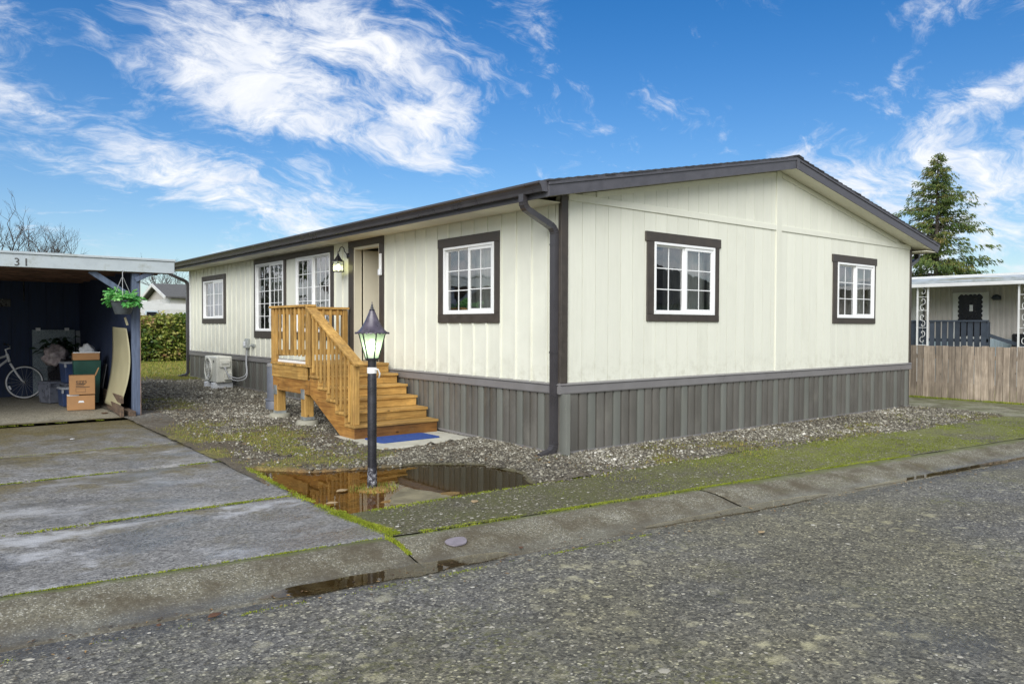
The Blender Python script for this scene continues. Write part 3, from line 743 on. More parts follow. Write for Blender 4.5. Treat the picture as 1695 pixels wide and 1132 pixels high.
# driveway slabs, the carport floor behind them
drive = tag(thing('driveway', 'damp grey driveway of broad slabs with mossy joints', None, (-4.5, 2.5, 0)), kind='structure')
SE = [None, 0.09, 2.08, 3.63, 6.36]
for i in range(4):
    tl = random.uniform(-0.006, 0.006)
    lo = (lambda X: yb(X) + 0.012) if i == 0 else (lambda X, q=SE[i]: q + 0.022 + 0.015 * np.sin(X * 1.7 + q))
    hi = lambda X, q=SE[i + 1]: q - 0.022 + 0.015 * np.sin(X * 1.7 + q)
    def yf(X, T, lo=lo, hi=hi): return lo(X) + (hi(X) - lo(X)) * np.clip(T, 0, 1)
    ts = np.concatenate([[0], np.linspace(0, 1, 30), [1]])
    us = np.concatenate([np.linspace(-9.5, -6, 8)[:-1], np.linspace(-6, -3, 60), [-3.0]])
    X0, T0 = np.meshgrid(us, ts); Y0 = yf(np.minimum(X0, -3.1), T0)
    frac = np.clip((X0 + 6) / 3.0, None, 1)
    Xr = np.where(X0 > -6, -6 + frac * (xdrive(Y0) + 0.035 * (vnoise(Y0 * 6, Y0 * 0, 3) - 0.5) + 6), X0); Y0 = yf(np.minimum(Xr, -3.0), T0)
    Z0 = slope(Y0) + 0.006 + tl * (1 if i else 0.2) + 0.010 * (vnoise(Xr * 1.3, Y0 * 1.3, 4) - 0.5)
    edge = np.minimum(np.minimum(T0 * (1.8), (1 - T0) * 1.8), 1)
    Z0 -= 0.012 * np.exp(-edge / 0.02)
    Z0[0, :] -= 0.09; Z0[-1, :] -= 0.09; Z0[:, -1] -= 0.03
    a = np.arange(X0.size).reshape(X0.shape)
    f = np.stack([a[:-1, :-1], a[:-1, 1:], a[1:, 1:], a[1:, :-1]], -1).reshape(-1, 4)
    dirt = [0.35, 0.55, 0.8, 1.1][i] * (0.35 + np.exp(-(1 - T0) / 0.25)) * np.clip(1.3 - (Xr + 5.5) / 6, 0.5, 1)
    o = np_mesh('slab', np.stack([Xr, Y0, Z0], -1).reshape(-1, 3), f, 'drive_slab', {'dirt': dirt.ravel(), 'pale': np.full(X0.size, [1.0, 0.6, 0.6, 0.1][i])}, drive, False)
grid_sheet('carport_floor', np.linspace(-9.5, -2.62, 60), np.linspace(6.40, 11.6, 50), lambda X, Y: slope(6.4) + 0.022 + 0.01 * (vnoise(X, Y, 4) - 0.5), 'carport_floor',
           {'dirt': lambda X, Y: 0.1 + 0.55 * np.exp(-(Y - 6.4) / 0.25)})

# yard: soil with a puddle hollow
PUD = [(-2.96, 1.48), (-2.74, 1.26), (-2.50, 0.98), (-2.06, 0.86), (-1.41, 0.72), (-0.90, 0.30), (-0.84, -0.35), (-1.15, -0.95), (-3.2, -0.98), (-3.25, 0.0), (-3.1, 0.8)]
WZ = -0.010
def yard_z(x, y):
    sd_ = poly_sd(x, y, PUD) + 0.10 * (vnoise(x * 3.2, y * 3.2, 15) - 0.5)
    rough = 0.030 * (vnoise(x * 4, y * 4, 2) - 0.35) + 0.012 * (vnoise(x * 17, y * 17, 5) - 0.5)
    out = slope(y) + np.clip(sd_, 0, 0.25) * 0.10 + np.maximum(rough, -0.004)
    dep = WZ - 0.045 * np.clip(-sd_ / 0.3, 0, 1) ** 0.7 + rough * 0.35
    isl = 0.062 * np.exp(-(((x + 2.40) / 0.30) ** 2 + ((y + 0.12) / 0.24) ** 2)) + 0.050 * np.exp(-(((x + 2.55) / 0.30) ** 2 + ((y + 0.62) / 0.13) ** 2)) + 0.05 * np.exp(-(((x + 1.98) / 0.25) ** 2 + ((y + 0.66) / 0.12) ** 2))
    z = np.where(sd_ < 0, dep + isl, out)
    z = z + 0.022 * np.where(x > 0, 1.0, np.exp(-(x / 0.5) ** 2)) * np.clip((y - ys(x)) / 0.8, 0, 1) * np.clip((2.4 - y) / 0.8, 0, 1) * np.clip(sd_ / 0.3, 0, 1)
    return np.where((x > -1.40) & (x < -0.02) & (y > 1.58) & (y < 2.9), np.minimum(z, 0.02), z)
def grass_f(x, y):
    a = np.exp(-(((x + 2.35) / 0.95) ** 2 + ((y - 3.0) / 1.9) ** 2)) * 1.15
    a = np.maximum(a, 0.8 * np.exp(-(((x + 2.0) / 0.6) ** 2 + ((y - 1.35) / 0.35) ** 2)))
    a = np.maximum(a, 0.8 * np.exp(-(((x + 2.2) / 0.5) ** 2 + ((y - 8.2) / 1.6) ** 2)))
    a = np.maximum(a, np.clip((y - 12.6) / 1.2, 0, 1))
    a = np.maximum(a, 0.8 * (y < -0.05) * (x > -0.5) * vnoise(x * 1.3, y * 2.5, 9))
    a = np.maximum(a, 0.75 * np.exp(-(((x + 2.40) / 0.33) ** 2 + ((y + 0.10) / 0.26) ** 2)))
    return np.clip(a * np.clip(0.55 + 3.0 * (vnoise(x * 2.3, y * 2.3, 21) - 0.42) + 0.9 * (vnoise(x * 9, y * 9, 22) - 0.5), 0, 1.3), 0, 1)
def mud_f(x, y):
    s_ = poly_sd(x, y, PUD) + 0.10 * (vnoise(x * 3.2, y * 3.2, 15) - 0.5)
    return np.clip(0.5 - s_ / 0.12, 0, 1)
def gravel_f(x, y):
    g = np.ones_like(x)
    g = g * (1 - 0.85 * np.clip(grass_f(x, y) * 1.6, 0, 1)) * (1 - np.clip(mud_f(x, y) * 1.3, 0, 1))
    patchy = np.clip((vnoise(x * 1.4, y * 1.4, 33) - 0.28) * 3.2, 0.15, 1)
    near_drive = np.maximum(np.clip((x + 3.0) / 0.7, 0.25, 1), np.clip((y - 4.6) / 0.8, 0, 0.9))
    g = g * np.where(x < -0.4, patchy * near_drive, np.maximum(patchy, 0.8))
    return np.clip(g * np.where(y > 13.5, 0, 1), 0, 1)
AT = {'grass': grass_f, 'mud': mud_f, 'gravel': gravel_f}
keepf = lambda x, y: ~((x > 0.06) & (y > 0.08))
grid_sheet('yard', np.arange(-3.18, 8.84, 0.045), np.concatenate([np.linspace(0, 1, 26)[:-1]]), lambda x, y: yard_z(x, y) - 0.014 * np.exp(-(y - ys(x) + 0.04) / 0.05), 'yard_soil', AT, yfun=lambda X, T: ys(X) - 0.045 + (0.10 - ys(X) + 0.045) * T, keep=keepf)
grid_sheet('yard', np.arange(-3.18, 0.10, 0.04), np.concatenate([np.arange(0.062, 5, 0.04), np.arange(5, 14.6, 0.07)]), yard_z, 'yard_soil', AT, keep=keepf)

pw_o = grid_sheet('puddle', np.linspace(-3.12, -0.55, 30), np.linspace(-0.93, 1.62, 30), lambda x, y: np.full_like(x, WZ), 'puddle_water', kind='structure')
# runs of standing water in the gutter
def water_strip(x0, x1, d0, wd, z, seed):
    xs_ = np.linspace(x0, x1, 60); ts_ = np.linspace(-1, 1, 5)
    X, T = np.meshgrid(xs_, ts_)
    wv = wd * np.clip(np.sin(np.pi * (X - x0) / (x1 - x0)), 0, 1) ** 0.45 * (0.45 + 1.1 * vnoise(X * 4, X * 0, seed))
    Y = yb(X) - d0 - 0.02 * (vnoise(X * 2, X * 0, seed + 1) - 0.5) + T * wv
    a = np.arange(X.size).reshape(X.shape)
    f = np.stack([a[:-1, :-1], a[:-1, 1:], a[1:, 1:], a[1:, :-1]], -1).reshape(-1, 4)
    np_mesh('gutter_water', np.stack([X, Y, np.full_like(X, z)], -1).reshape(-1, 3), f, 'puddle_water', None, None, True, 'structure')
water_strip(-4.25, -2.55, 0.575, 0.12, -0.0655, 3)
water_strip(-1.3, 1.0, 0.575, 0.085, -0.0660, 9)
water_strip(1.4, 5.4, 0.575, 0.05, -0.0665, 14)

# ---- loose stuff: gravel stones, grass, moss
def scatter_stones(name, n, x0, x1, y0, y1, size, dens, zf, seed):
    g = np.random.default_rng(seed)
    x = g.uniform(x0, x1, n); y = g.uniform(y0, y1, n)
    k = g.random(n) < dens(x, y); x, y = x[k], y[k]; n = len(x)
    base = np.array([(1, 0, 0), (0.1, 1, 0), (-1, 0.1, 0), (0, -1, 0.1), (0, 0, 1), (0, 0, -1.0)])
    fb = np.array([(0, 1, 4), (1, 2, 4), (2, 3, 4), (3, 0, 4), (1, 0, 5), (2, 1, 5), (3, 2, 5), (0, 3, 5)])
    s = size * g.lognormal(-0.02, 0.38, n)
    v = base[None] * (1 + 0.35 * g.uniform(-1, 1, (n, 6, 1)))
    v = v * (np.stack([s * g.uniform(.8, 1.3, n), s * g.uniform(.6, 1.0, n), s * g.uniform(.4, .75, n)], -1)[:, None, :])
    th = g.uniform(0, 6.28, n); tx = g.uniform(-.5, .5, n)
    c, sn = np.cos(th)[:, None], np.sin(th)[:, None]
    vy = v[..., 1] * np.cos(tx)[:, None] - v[..., 2] * np.sin(tx)[:, None]; vz = v[..., 1] * np.sin(tx)[:, None] + v[..., 2] * np.cos(tx)[:, None]
    vx, vy = v[..., 0] * c - vy * sn, v[..., 0] * sn + vy * c
    z = zf(x, y)
    V = np.stack([vx + x[:, None], vy + y[:, None], vz + (z + s * 0.15)[:, None]], -1).reshape(-1, 3)
    Fc = (fb[None] + 6 * np.arange(n)[:, None, None]).reshape(-1, 3)
    ti = np.clip(g.beta(1.7, 2.5, n) + 0.45 * (vnoise(x * 1.3, y * 1.3, 7) - 0.5), 0, 1)
    return tag(np_mesh(name, V, Fc, 'stones', {'tint': np.repeat(ti, 6)}, None, False, 'stuff'))
front = lambda x, y: gravel_f(x, y) * (y > ys(x) - 0.03 - 0.10 * vnoise(x * 3, y * 0, 8)) * ((y < -0.01) | (x < -0.02)) * 0.95
def zsurf(x, y): return np.where(y < ys(x), 0.006, yard_z(x, y))
tag(scatter_stones('gravel', 40000, -1.6, 8.8, -1.55, 0.0, 0.0148, front, zsurf, 1), 'loose grey gravel along the foot of the gable wall', 'gravel')
PADR = lambda x, y: ~((x > -1.43) & (y > 1.55) & (y < 2.95))
tag(scatter_stones('gravel', 70000, -3.0, -0.02, 0.0, 7.0, 0.0142, lambda x, y: gravel_f(x, y) * PADR(x, y) * (x > xdrive(y)), yard_z, 2), 'grey gravel under and around the wooden steps', 'gravel')
tag(scatter_stones('gravel', 22000, -2.7, -0.02, 7.0, 13.6, 0.018, gravel_f, yard_z, 3), 'grey gravel between the carport and the long wall', 'gravel')

def blades(name, x, y, z, h, wd, tint, m, seed, lean=0.6):
    g = np.random.default_rng(seed); n = len(x)
    th = g.uniform(0, 6.28, n); ln = g.uniform(0, lean, n) * h; la = g.uniform(0, 6.28, n)
    dx, dy = np.cos(th) * wd / 2, np.sin(th) * wd / 2
    V = np.stack([np.stack([x - dx, y - dy, z], -1), np.stack([x + dx, y + dy, z], -1), np.stack([x + np.cos(la) * ln, y + np.sin(la) * ln, z + h], -1)], 1).reshape(-1, 3)
    return np_mesh(name, V, np.arange(3 * n).reshape(-1, 3), m, {'tint': np.repeat(tint, 3)}, None, False, 'stuff')
g = np.random.default_rng(5)
n = 90000
x = g.uniform(-3.1, 0, n); y = g.uniform(-0.6, 14.4, n)
x[:14000] = g.uniform(-0.5, 8.7, 14000); y[:14000] = g.uniform(-1.4, 0.0, 14000)
k = (g.random(n) < np.clip(grass_f(x, y) * 1.5 - 0.30, 0, 1)) & (mud_f(x, y) < 0.35) | ((np.hypot(x + 2.42, y + 0.05) < 0.24) & (g.random(n) < 0.9) & (np.hypot(x + 2.42, y + 0.05) > 0.04)); x, y = x[k], y[k]
hh = g.uniform(0.012, 0.035, len(x)) * (1 + 0.6 * (y > 12)) * (1 + 0.8 * (np.hypot(x + 2.42, y + 0.05) < 0.24))
tag(blades('grass', x, y, yard_z(x, y) - 0.003, hh, 0.009, np.clip(g.normal(0.5, 0.25, len(x)), 0, 1), 'grass_blades', 6), 'thin yellowish grass in the gravel beside the driveway', 'grass')
n = 30000
x = g.uniform(-4, 6, n); y = g.uniform(14.2, 24, n)
tag(blades('grass', x, y, np.full(n, 0.155), g.uniform(0.03, 0.09, n), 0.03, np.clip(g.normal(0.55, 0.25, n), 0, 1), 'grass_blades', 7), 'strip of lawn in front of the hedge', 'grass')

mx_, my_, mz_, mh_ = [], [], [], []
def moss_line(pts, wd, dens, zf, hmax=0.02, thr=0.3, seed=0):
    g = np.random.default_rng(100 + seed)
    for (ax, ay), (bx, by) in zip(pts[:-1], pts[1:]):
        L = math.hypot(bx - ax, by - ay); n = int(L * dens)
        t = g.random(n); off = g.normal(0, wd / 2, n) * (0.35 + 1.5 * vnoise((ax + (bx - ax) * t) * 4, (ay + (by - ay) * t) * 4, seed + 61))
        nx, ny = -(by - ay) / L, (bx - ax) / L
        x = ax + (bx - ax) * t + nx * off; y = ay + (by - ay) * t + ny * off
        keep = g.random(n) < np.clip((0.6 * vnoise(x * 2.3, y * 2.3, seed + 40) + 0.6 * vnoise(x * 11, y * 11, seed + 3) - thr - 0.12) * 3.5, 0, 1)
        x, y = x[keep], y[keep]
        mx_.append(x); my_.append(y); mz_.append(zf(x, y)); mh_.append(g.uniform(0.3, 1, len(x)) * hmax * np.exp(-(off[keep] / wd) ** 2))
zs_ = lambda x, y: slope(y) + 0.0
moss_line([(x, float(yb(x)) + 0.01) for x in np.linspace(-2.9, 3.4, 8)], 0.034, 1900, lambda x, y: 0.003 + 0 * x, 0.012, 0.27, 1)
moss_line([(x, float(yb(x)) + 0.012) for x in np.linspace(-7.0, -3.1, 6)], 0.018, 1100, lambda x, y: 0.000 + 0 * x, 0.009, 0.36, 2)
moss_line([(-3.12, -0.72), (-3.12, -1.0), (-3.09, -1.3), (-3.07, -1.62)], 0.075, 6000, lambda x, y: 0.003 + 0 * x, 0.018, -0.05, 3)
moss_line([(-3.14, -1.60), (-3.155, -1.75), (-3.16, -1.86), (-3.165, -1.95)], 0.024, 2000, lambda x, y: np.interp(yb(x) - y, PROF[:, 0], PROF[:, 1]) - 0.006, 0.016, 0.2, 4)
moss_line([(-7, 0.09), (-5.2, 0.09), (-3.15, 0.09)], 0.026, 1400, zs_, 0.008, 0.34, 5)
moss_line([(-7, 2.08), (-5.0, 2.08), (-3.05, 2.08)], 0.018, 1300, zs_, 0.010, 0.38, 6)
moss_line([(-7, 3.63), (-5.0, 3.63), (-3.0, 3.63)], 0.016, 1300, zs_, 0.010, 0.38, 7)
moss_line([(-3.13, -0.7), (-3.12, 0.1), (-3.07, 1.0), (-3.03, 2.0), (-2.98, 3.5), (-2.64, 5.7)], 0.06, 1500, lambda x, y: slope(y) + 0.002, 0.016, 0.22, 8)
moss_line([(-7, 6.38), (-2.7, 6.38)], 0.02, 900, lambda x, y: slope(y) + 0.01, 0.010, 0.42, 9)
moss_line([(-6.5, float(yb(-6.5)) - 0.80), (-4.6, float(yb(-4.6)) - 0.78), (-2.6, float(yb(-2.6)) - 0.76), (-1.4, float(yb(-1.4)) - 0.74)], 0.03, 900, lambda x, y: road_z(x, y), 0.008, 0.40, 10)
moss_line([(x, float(ys(x)) - 0.03) for x in np.linspace(-2.9, 8.5, 12)], 0.05, 700, lambda x, y: 0.004 + 0 * x, 0.014, 0.28, 11)
moss_line([(11.24, 6), (11.24, -2.4)], 0.05, 900, lambda x, y: 0.01 + 0 * x, 0.05, 0.2, 12)
mx_, my_, mz_, mh_ = [np.concatenate(q) for q in (mx_, my_, mz_, mh_)]
g = np.random.default_rng(8)
tag(blades('moss', mx_, my_, mz_ - 0.004, mh_ + 0.006, 0.011, np.clip(g.normal(0.0, 0.17, len(mx_)) + 0.15 + 0.75 * vnoise(mx_ * 5, my_ * 5, 77), 0, 1), 'moss_blades', 9, 0.9), 'bright green moss in the joints of the driveway and kerb', 'moss')

# pale chips of aggregate worn out of the road and pavement surface
def chips(name, n, x0, x1, dfun, zf, size, seed, label):
    g = np.random.default_rng(seed)
    x = g.uniform(x0, x1, n); y = dfun(x, g)
    keep = g.random(n) < np.clip(1.25 - np.hypot(x + 5.8, y + 6.4) / 14, 0.2, 1) * (0.35 + 1.3 * np.clip(vnoise(x * 0.9, y * 0.9, 55) - 0.2, 0, 1))
    x, y = x[keep], y[keep]; n = len(x)
    s = size * g.lognormal(0, 0.38, n); k = 6
    th = g.uniform(0, 6.28, (n, 1)) + np.arange(k)[None] * 2 * np.pi / k
    rad = s[:, None] * g.uniform(0.65, 1.15, (n, k))
    X = x[:, None] + np.cos(th) * rad; Y = y[:, None] + np.sin(th) * rad * 0.8
    z = zf(x, y)
    top = np.stack([X, Y, np.repeat((z + 0.0012)[:, None], k, 1)], -1)
    c = np.stack([x, y, z + 0.0012 + s * 0.22], -1)[:, None, :]
    V = np.concatenate([top, c], 1).reshape(-1, 3)
    i = np.arange(k); f = np.stack([i, (i + 1) % k, np.full(k, k)], -1)
    Fc = (f[None] + (k + 1) * np.arange(n)[:, None, None]).reshape(-1, 3)
    ti = np.clip(g.beta(2.2, 1.6, n) * 0.95, 0, 1)
    return tag(np_mesh(name, V, Fc, 'stones', {'tint': np.repeat(ti, k + 1)}, None, True, 'stuff'), label, 'gravel')
chips('road_chips', 17000, -6.5, 7.5, lambda x, g: yb(x) - 0.64 - 4.5 * g.random(len(x)) ** 1.2, lambda x, y: road_z(x, y), 0.0078, 71, 'pale aggregate showing in the worn road surface')
chips('pavement_chips', 7000, -3.05, 8.6, lambda x, g: yb(x) + 0.03 + (ys(x) - yb(x) - 0.06) * g.random(len(x)), lambda x, y: 0.004 + 0.012 * (vnoise(x * 2.2, y * 2.2, 6) - 0.4) + 0.004 * vnoise(x * 14, y * 14, 2), 0.0085, 72, 'pale aggregate showing in the mossy pavement')

# low moss and weeds on the pavement strip, thickening to the right
g = np.random.default_rng(91); n = 70000
x = g.uniform(-3.0, 8.7, n); y = yb(x) + 0.03 + (ys(x) - yb(x) - 0.03) * g.random(n)
pm = np.clip((x + 0.8) / 3.5, 0.06, 1) * np.clip((vnoise(x * 1.6, y * 1.6, 19) + 0.5 * vnoise(x * 9, y * 9, 20) - 0.62) * 3.2, 0, 1)
k = g.random(n) < pm; x, y = x[k], y[k]
tag(blades('moss', x, y, 0.002 + 0.012 * (vnoise(x * 2.2, y * 2.2, 6) - 0.4), g.uniform(0.004, 0.013, len(x)), 0.012, np.clip(g.normal(0.12, 0.13, len(x)) + 0.4 * vnoise(x * 3, y * 3, 78), 0, 1), 'moss_blades', 92, 1.2), 'low olive moss spread over the asphalt pavement', 'moss')
# dead leaf crumbs caught in the gravel and along the gutter
n = 2600
x = np.concatenate([g.uniform(-3.0, -0.05, 1500), g.uniform(-0.5, 8.6, 500), g.uniform(-6.5, 6.5, 600)]); y = np.concatenate([g.uniform(-0.7, 8, 1500), g.uniform(-1.1, -0.05, 500), np.zeros(600)])
y[2000:] = yb(x[2000:]) - 0.56 - np.abs(g.normal(0, 0.16, 600))
z = np.concatenate([yard_z(x[:1500], y[:1500]) + 0.012, zsurf(x[1500:2000], y[1500:2000]) + 0.012, np.maximum(road_z(x[2000:], y[2000:]), -0.07) + 0.004])
k = (mud_f(x, y) < 0.3) & ((x < 0) | (y < 0)); k[:2000] &= ~((x[:2000] > -1.4) & (y[:2000] > 1.8) & (y[:2000] < 5.3)); x, y, z = x[k], y[k], z[k]; n = len(x)
th = g.uniform(0, 6.28, n); l = g.uniform(0.008, 0.03, n) * np.where(y > yb(x) - 0.3, 1, 0.6); wq = l * g.uniform(0.25, 0.6, n)
c_, s_ = np.cos(th), np.sin(th)
V = np.stack([np.stack([x - c_ * l, y - s_ * l, z], -1), np.stack([x + s_ * wq, y - c_ * wq, z + l * 0.25], -1), np.stack([x + c_ * l, y + s_ * l, z + 0.003], -1), np.stack([x - s_ * wq, y + c_ * wq, z + l * 0.15], -1)], 1).reshape(-1, 3)
tint_mat('leaf_crumbs', [(0, (0.03, 0.018, 0.009)), (0.6, (0.13, 0.07, 0.025)), (1, (0.38, 0.24, 0.09))], 0.8)
tag(np_mesh('leaf_litter', V, np.arange(4 * n).reshape(-1, 4), 'leaf_crumbs', {'tint': np.repeat(g.random(n), 4)}, None, False, 'stuff'), 'brown leaf crumbs scattered in the gravel and gutter', 'leaves')

# ================================================================== THE HOME
W_, L_ = 8.711, 14.176
home = thing('manufactured_home', 'cream single-storey manufactured home with grey ribbed skirting and brown trim', 'house', (0, 0, 0))
OHX, OHY = -0.455, -0.296
SL = (3.81 - 2.885) / (W_ / 2 - OHX)
XM = W_ / 2
def under(x): return 2.885 + SL * (min(x, W_ - x) - OHX)          # underside of the roof
def rect_sub(rects, cuts):
    """axis-aligned rects minus cuts, all (u0,u1,z0,z1)"""
    for c in cuts:
        nr = []
        for r in rects:
            if c[0] >= r[1] or c[1] <= r[0] or c[2] >= r[3] or c[3] <= r[2]:
                nr.append(r); continue
            if r[0] < c[0]: nr.append((r[0], c[0], r[2], r[3]))
            if r[1] > c[1]: nr.append((c[1], r[1], r[2], r[3]))
            a, b = max(r[0], c[0]), min(r[1], c[1])
            if r[2] < c[2]: nr.append((a, b, r[2], c[2]))
            if r[3] > c[3]: nr.append((a, b, c[3], r[3]))
        rects = nr
    return [r for r in rects if r[1] - r[0] > 1e-4 and r[3] - r[2] > 1e-4]
GF = lambda u, z, d: (u, d, z)           # gable wall: depth grows inwards (+y)
LF = lambda u, z, d: (d, u, z)           # long wall: depth grows inwards (+x)
WIN_G = [(1.565, 2.80, 1.663, 2.573), (6.066, 7.289, 1.660, 2.566)]
WIN_L = [(11.51, 12.976, 1.660, 2.565), (7.975, 9.455, 1.385, 2.770), (5.905, 7.362, 1.385, 2.770), (1.23, 2.365, 1.663, 2.566)]
DOOR = (4.17, 5.03, 0.90, 2.785)

def zt(x): return under(x) + 0.004
# --- wall cores (10 cm thick) set 9 mm behind the face of the siding
m = MB()
cuts = WIN_G
for r in rect_sub([(0.012, W_ - 0.012, 0.76, 2.90)], cuts): m.prism([(r[0], r[2]), (r[1], r[2]), (r[1], r[3]), (r[0], r[3])], GF, 0.010, 0.11)
m.prism([(0.012, 2.90), (W_ - 0.012, 2.90), (W_ - 0.012, zt(W_ - 0.012)), (XM, zt(XM)), (0.012, zt(0.012))], GF, 0.010, 0.11)
m.build('wall', 'cream', home)
m = MB()
for r in rect_sub([(0.115, L_, 0.76, 2.895)], WIN_L + [DOOR]): m.prism([(r[0], r[2]), (r[1], r[2]), (r[1], r[3]), (r[0], r[3])], LF, 0.004, 0.11)
m.build('wall', 'cream', home)
MB().box(0.034, W_ - 0.03, 0.034, 0.11, 0.0, 0.76).box(0.034, 0.11, 0.111, L_, 0.0, 0.76).build('foundation_wall', 'dark_gap', home)
MB().box(0.11, W_, L_ - 0.1, L_, 0.06, 2.9).build('wall', 'cream', home)
MB().box(W_ - 0.1, W_ - 0.002, 0.11, L_ - 0.1, 0.06, 2.98).build('wall', 'cream', home)
MB().prism([(0.05, 2.9), (W_ - 0.05, 2.9), (XM, zt(XM))], GF, L_ - 0.1, L_).build('wall', 'cream', home)

# --- gable siding boards
cs = [(a - 0.02, b + 0.02, c - 0.02, d + 0.02) for a, b, c, d in WIN_G]
edges = [0.115 + 0.2138 * i for i in range(0, 42)]
edges = [e for e in edges if e < W_ - 0.12] + [W_ - 0.02]
edges = [0.005] + edges
for a, b in zip(edges[:-1], edges[1:]):
    a, b = a + 0.003, b - 0.003
    m = MB()
    for r in rect_sub([(a, b, 0.84, 2.945)], cs): MB().prism([(r[0], r[2]), (r[1], r[2]), (r[1], r[3]), (r[0], r[3])], GF, 0.0, 0.012).build('siding_board', 'cream_grain', home)
    m = MB(); z0 = 3.01
    if min(zt(a), zt(b)) > z0 + 0.02:
        if a < XM < b: pol = [(a, z0), (b, z0), (b, zt(b)), (XM, zt(XM)), (a, zt(a))]
        else: pol = [(a, z0), (b, z0), (b, zt(b)), (a, zt(a))]
        m.prism(pol, GF, 0.0, 0.012); m.build('siding_board', 'cream_grain', home)
for a, b in ((0.10, 4.29), (4.425, W_ - 0.03)):
    MB().box(a, b, -0.017, 0.0, 2.937, 3.02).build('band_board', 'cream_grain', home, bevel=0.003)
MB().prism([(4.29, 0.85), (4.425, 0.85), (4.425, zt(4.425)), (XM, zt(XM)), (4.29, zt(4.29))], GF, -0.019, 0.002).build('centre_board', 'cream_grain', home, bevel=0.003)
for s in (0, 1):
    q = (lambda x: x) if s == 0 else (lambda x: W_ - x)
    MB().prism([(q(0.55), zt(0.55) - 0.07), (q(4.27), zt(4.27) - 0.07), (q(4.27), zt(4.27)), (q(0.55), zt(0.55))], GF, -0.014, 0.001).build('frieze_board', 'cream_grain', home)
# --- battens on the long wall
cs = [(5.772 - 0.005, 9.556 + 0.005, 1.24, 2.88), (11.38, 13.10, 1.54, 2.69), (1.115, 2.508, 1.545, 2.70), (4.02, 5.215, 0.8, 2.90)]
yy = 0.243
while yy < L_ - 0.05:
    m = MB()
    for r in rect_sub([(yy - 0.017, yy + 0.017, 0.852, 2.893)], cs): MB().prism([(r[0], r[2]), (r[1], r[2]), (r[1], r[3]), (r[0], r[3])], LF, -0.013, 0.006).build('batten', 'cream', home, bevel=0.002)
    yy += 0.2905
# corner boards
MB().box(-0.022, 0.086, -0.022, 0.0, 0.86, 2.985).box(-0.022, 0.0, 0.0, 0.03, 0.86, 2.90).build('corner_board', 'brown_trim', home, bevel=0.003)
MB().box(W_ - 0.03, W_ + 0.022, -0.020, 0.06, 0.86, 2.96).build('corner_board', 'brown_trim', home, bevel=0.003)
MB().box(-0.018, 0.0, L_ - 0.06, L_ + 0.015, 0.86, 2.89).build('corner_board', 'white_vinyl', home)

# --- belly band
def band_profile(fn, u0, u1, name):
    pol = [(0.0, 0.735), (-0.030, 0.735), (-0.036, 0.748), (-0.036, 0.822), (-0.028, 0.835), (-0.046, 0.838), (-0.046, 0.846), (-0.006, 0.862), (0.0, 0.862)]
    m = MB(); n = len(pol)
    vs = [fn(u0, z, d) for d, z in pol] + [fn(u1, z, d) for d, z in pol]
    m.add(vs, [tuple(range(n)), tuple(range(n, 2 * n))[::-1]] + [(i, n + i, n + (i + 1) % n, (i + 1) % n) for i in range(n)])
    return m.build(name, 'band', home)
band_profile(GF, -0.036, W_ + 0.02, 'belly_band')
band_profile(LF, 0.0, L_ + 0.01, 'belly_band')
# --- skirting: panels of three ribs, one of them pale and perforated
def skirt_panel(fn, u0, pitch, nrib, z0, z1, lim):
    me = MB(); vt = MB()
    wr = pitch / 3
    for i in range(nrib):
        a = u0 + i * wr; b = min(a + wr, lim)
        if b - a < 0.02: continue
        tgt = vt if i == 0 else me
        pr_ = [(a, 0.030), (a + 0.008, 0.030), (a + 0.014, -0.010), (a + 0.03, -0.0145), ((a + b) / 2, -0.0155), (b - 0.03, -0.0145), (b - 0.012, -0.010), (b - 0.007, 0.030), (b, 0.030)]
        n = len(pr_)
        vs = [fn(u, z0, d) for u, d in pr_] + [fn(u, z1, d) for u, d in pr_]
        tgt.add(vs, [(j, j + 1, n + j + 1, n + j) for j in range(n - 1)])
    p = me.build('skirting_panel', 'skirt', home, smooth='auto')
    if vt.v: vt.build('vent_rib', 'skirt_light', p, smooth='auto')
k = 0
u = -0.012
while u < W_ - 0.03:
    skirt_panel(GF, u, 0.4268, 3, 0.055, 0.745, W_); u += 0.4268
u = 0.265
skirt_panel(LF, u - 0.395, 0.395, 3, 0.055, 0.745, 0.265)
while u < L_ - 0.03:
    skirt_panel(LF, u, 0.395, 3, 0.055 + 0.0095 * u, 0.745, L_); u += 0.395
MB().box(-0.024, W_ + 0.01, -0.024, 0.02, 0.050, 0.074).build('bottom_track', 'band', home)
m = MB().hexa([(-0.022, 0.02, 0.045), (0.02, 0.02, 0.045), (0.02, L_, 0.045 + 0.0095 * L_), (-0.022, L_, 0.045 + 0.0095 * L_)], [(-0.022, 0.02, 0.072), (0.02, 0.02, 0.072), (0.02, L_, 0.072 + 0.0095 * L_), (-0.022, L_, 0.072 + 0.0095 * L_)])
m.build('bottom_track', 'band', home)
MB().box(-0.012, W_, -0.018, 0.03, -0.02, 0.0495).build('sill_plate', 'sill_timber', home)
MB().box(-0.016, 0.03, 0.035, L_, -0.02, 0.0445).build('sill_plate', 'sill_timber', home)

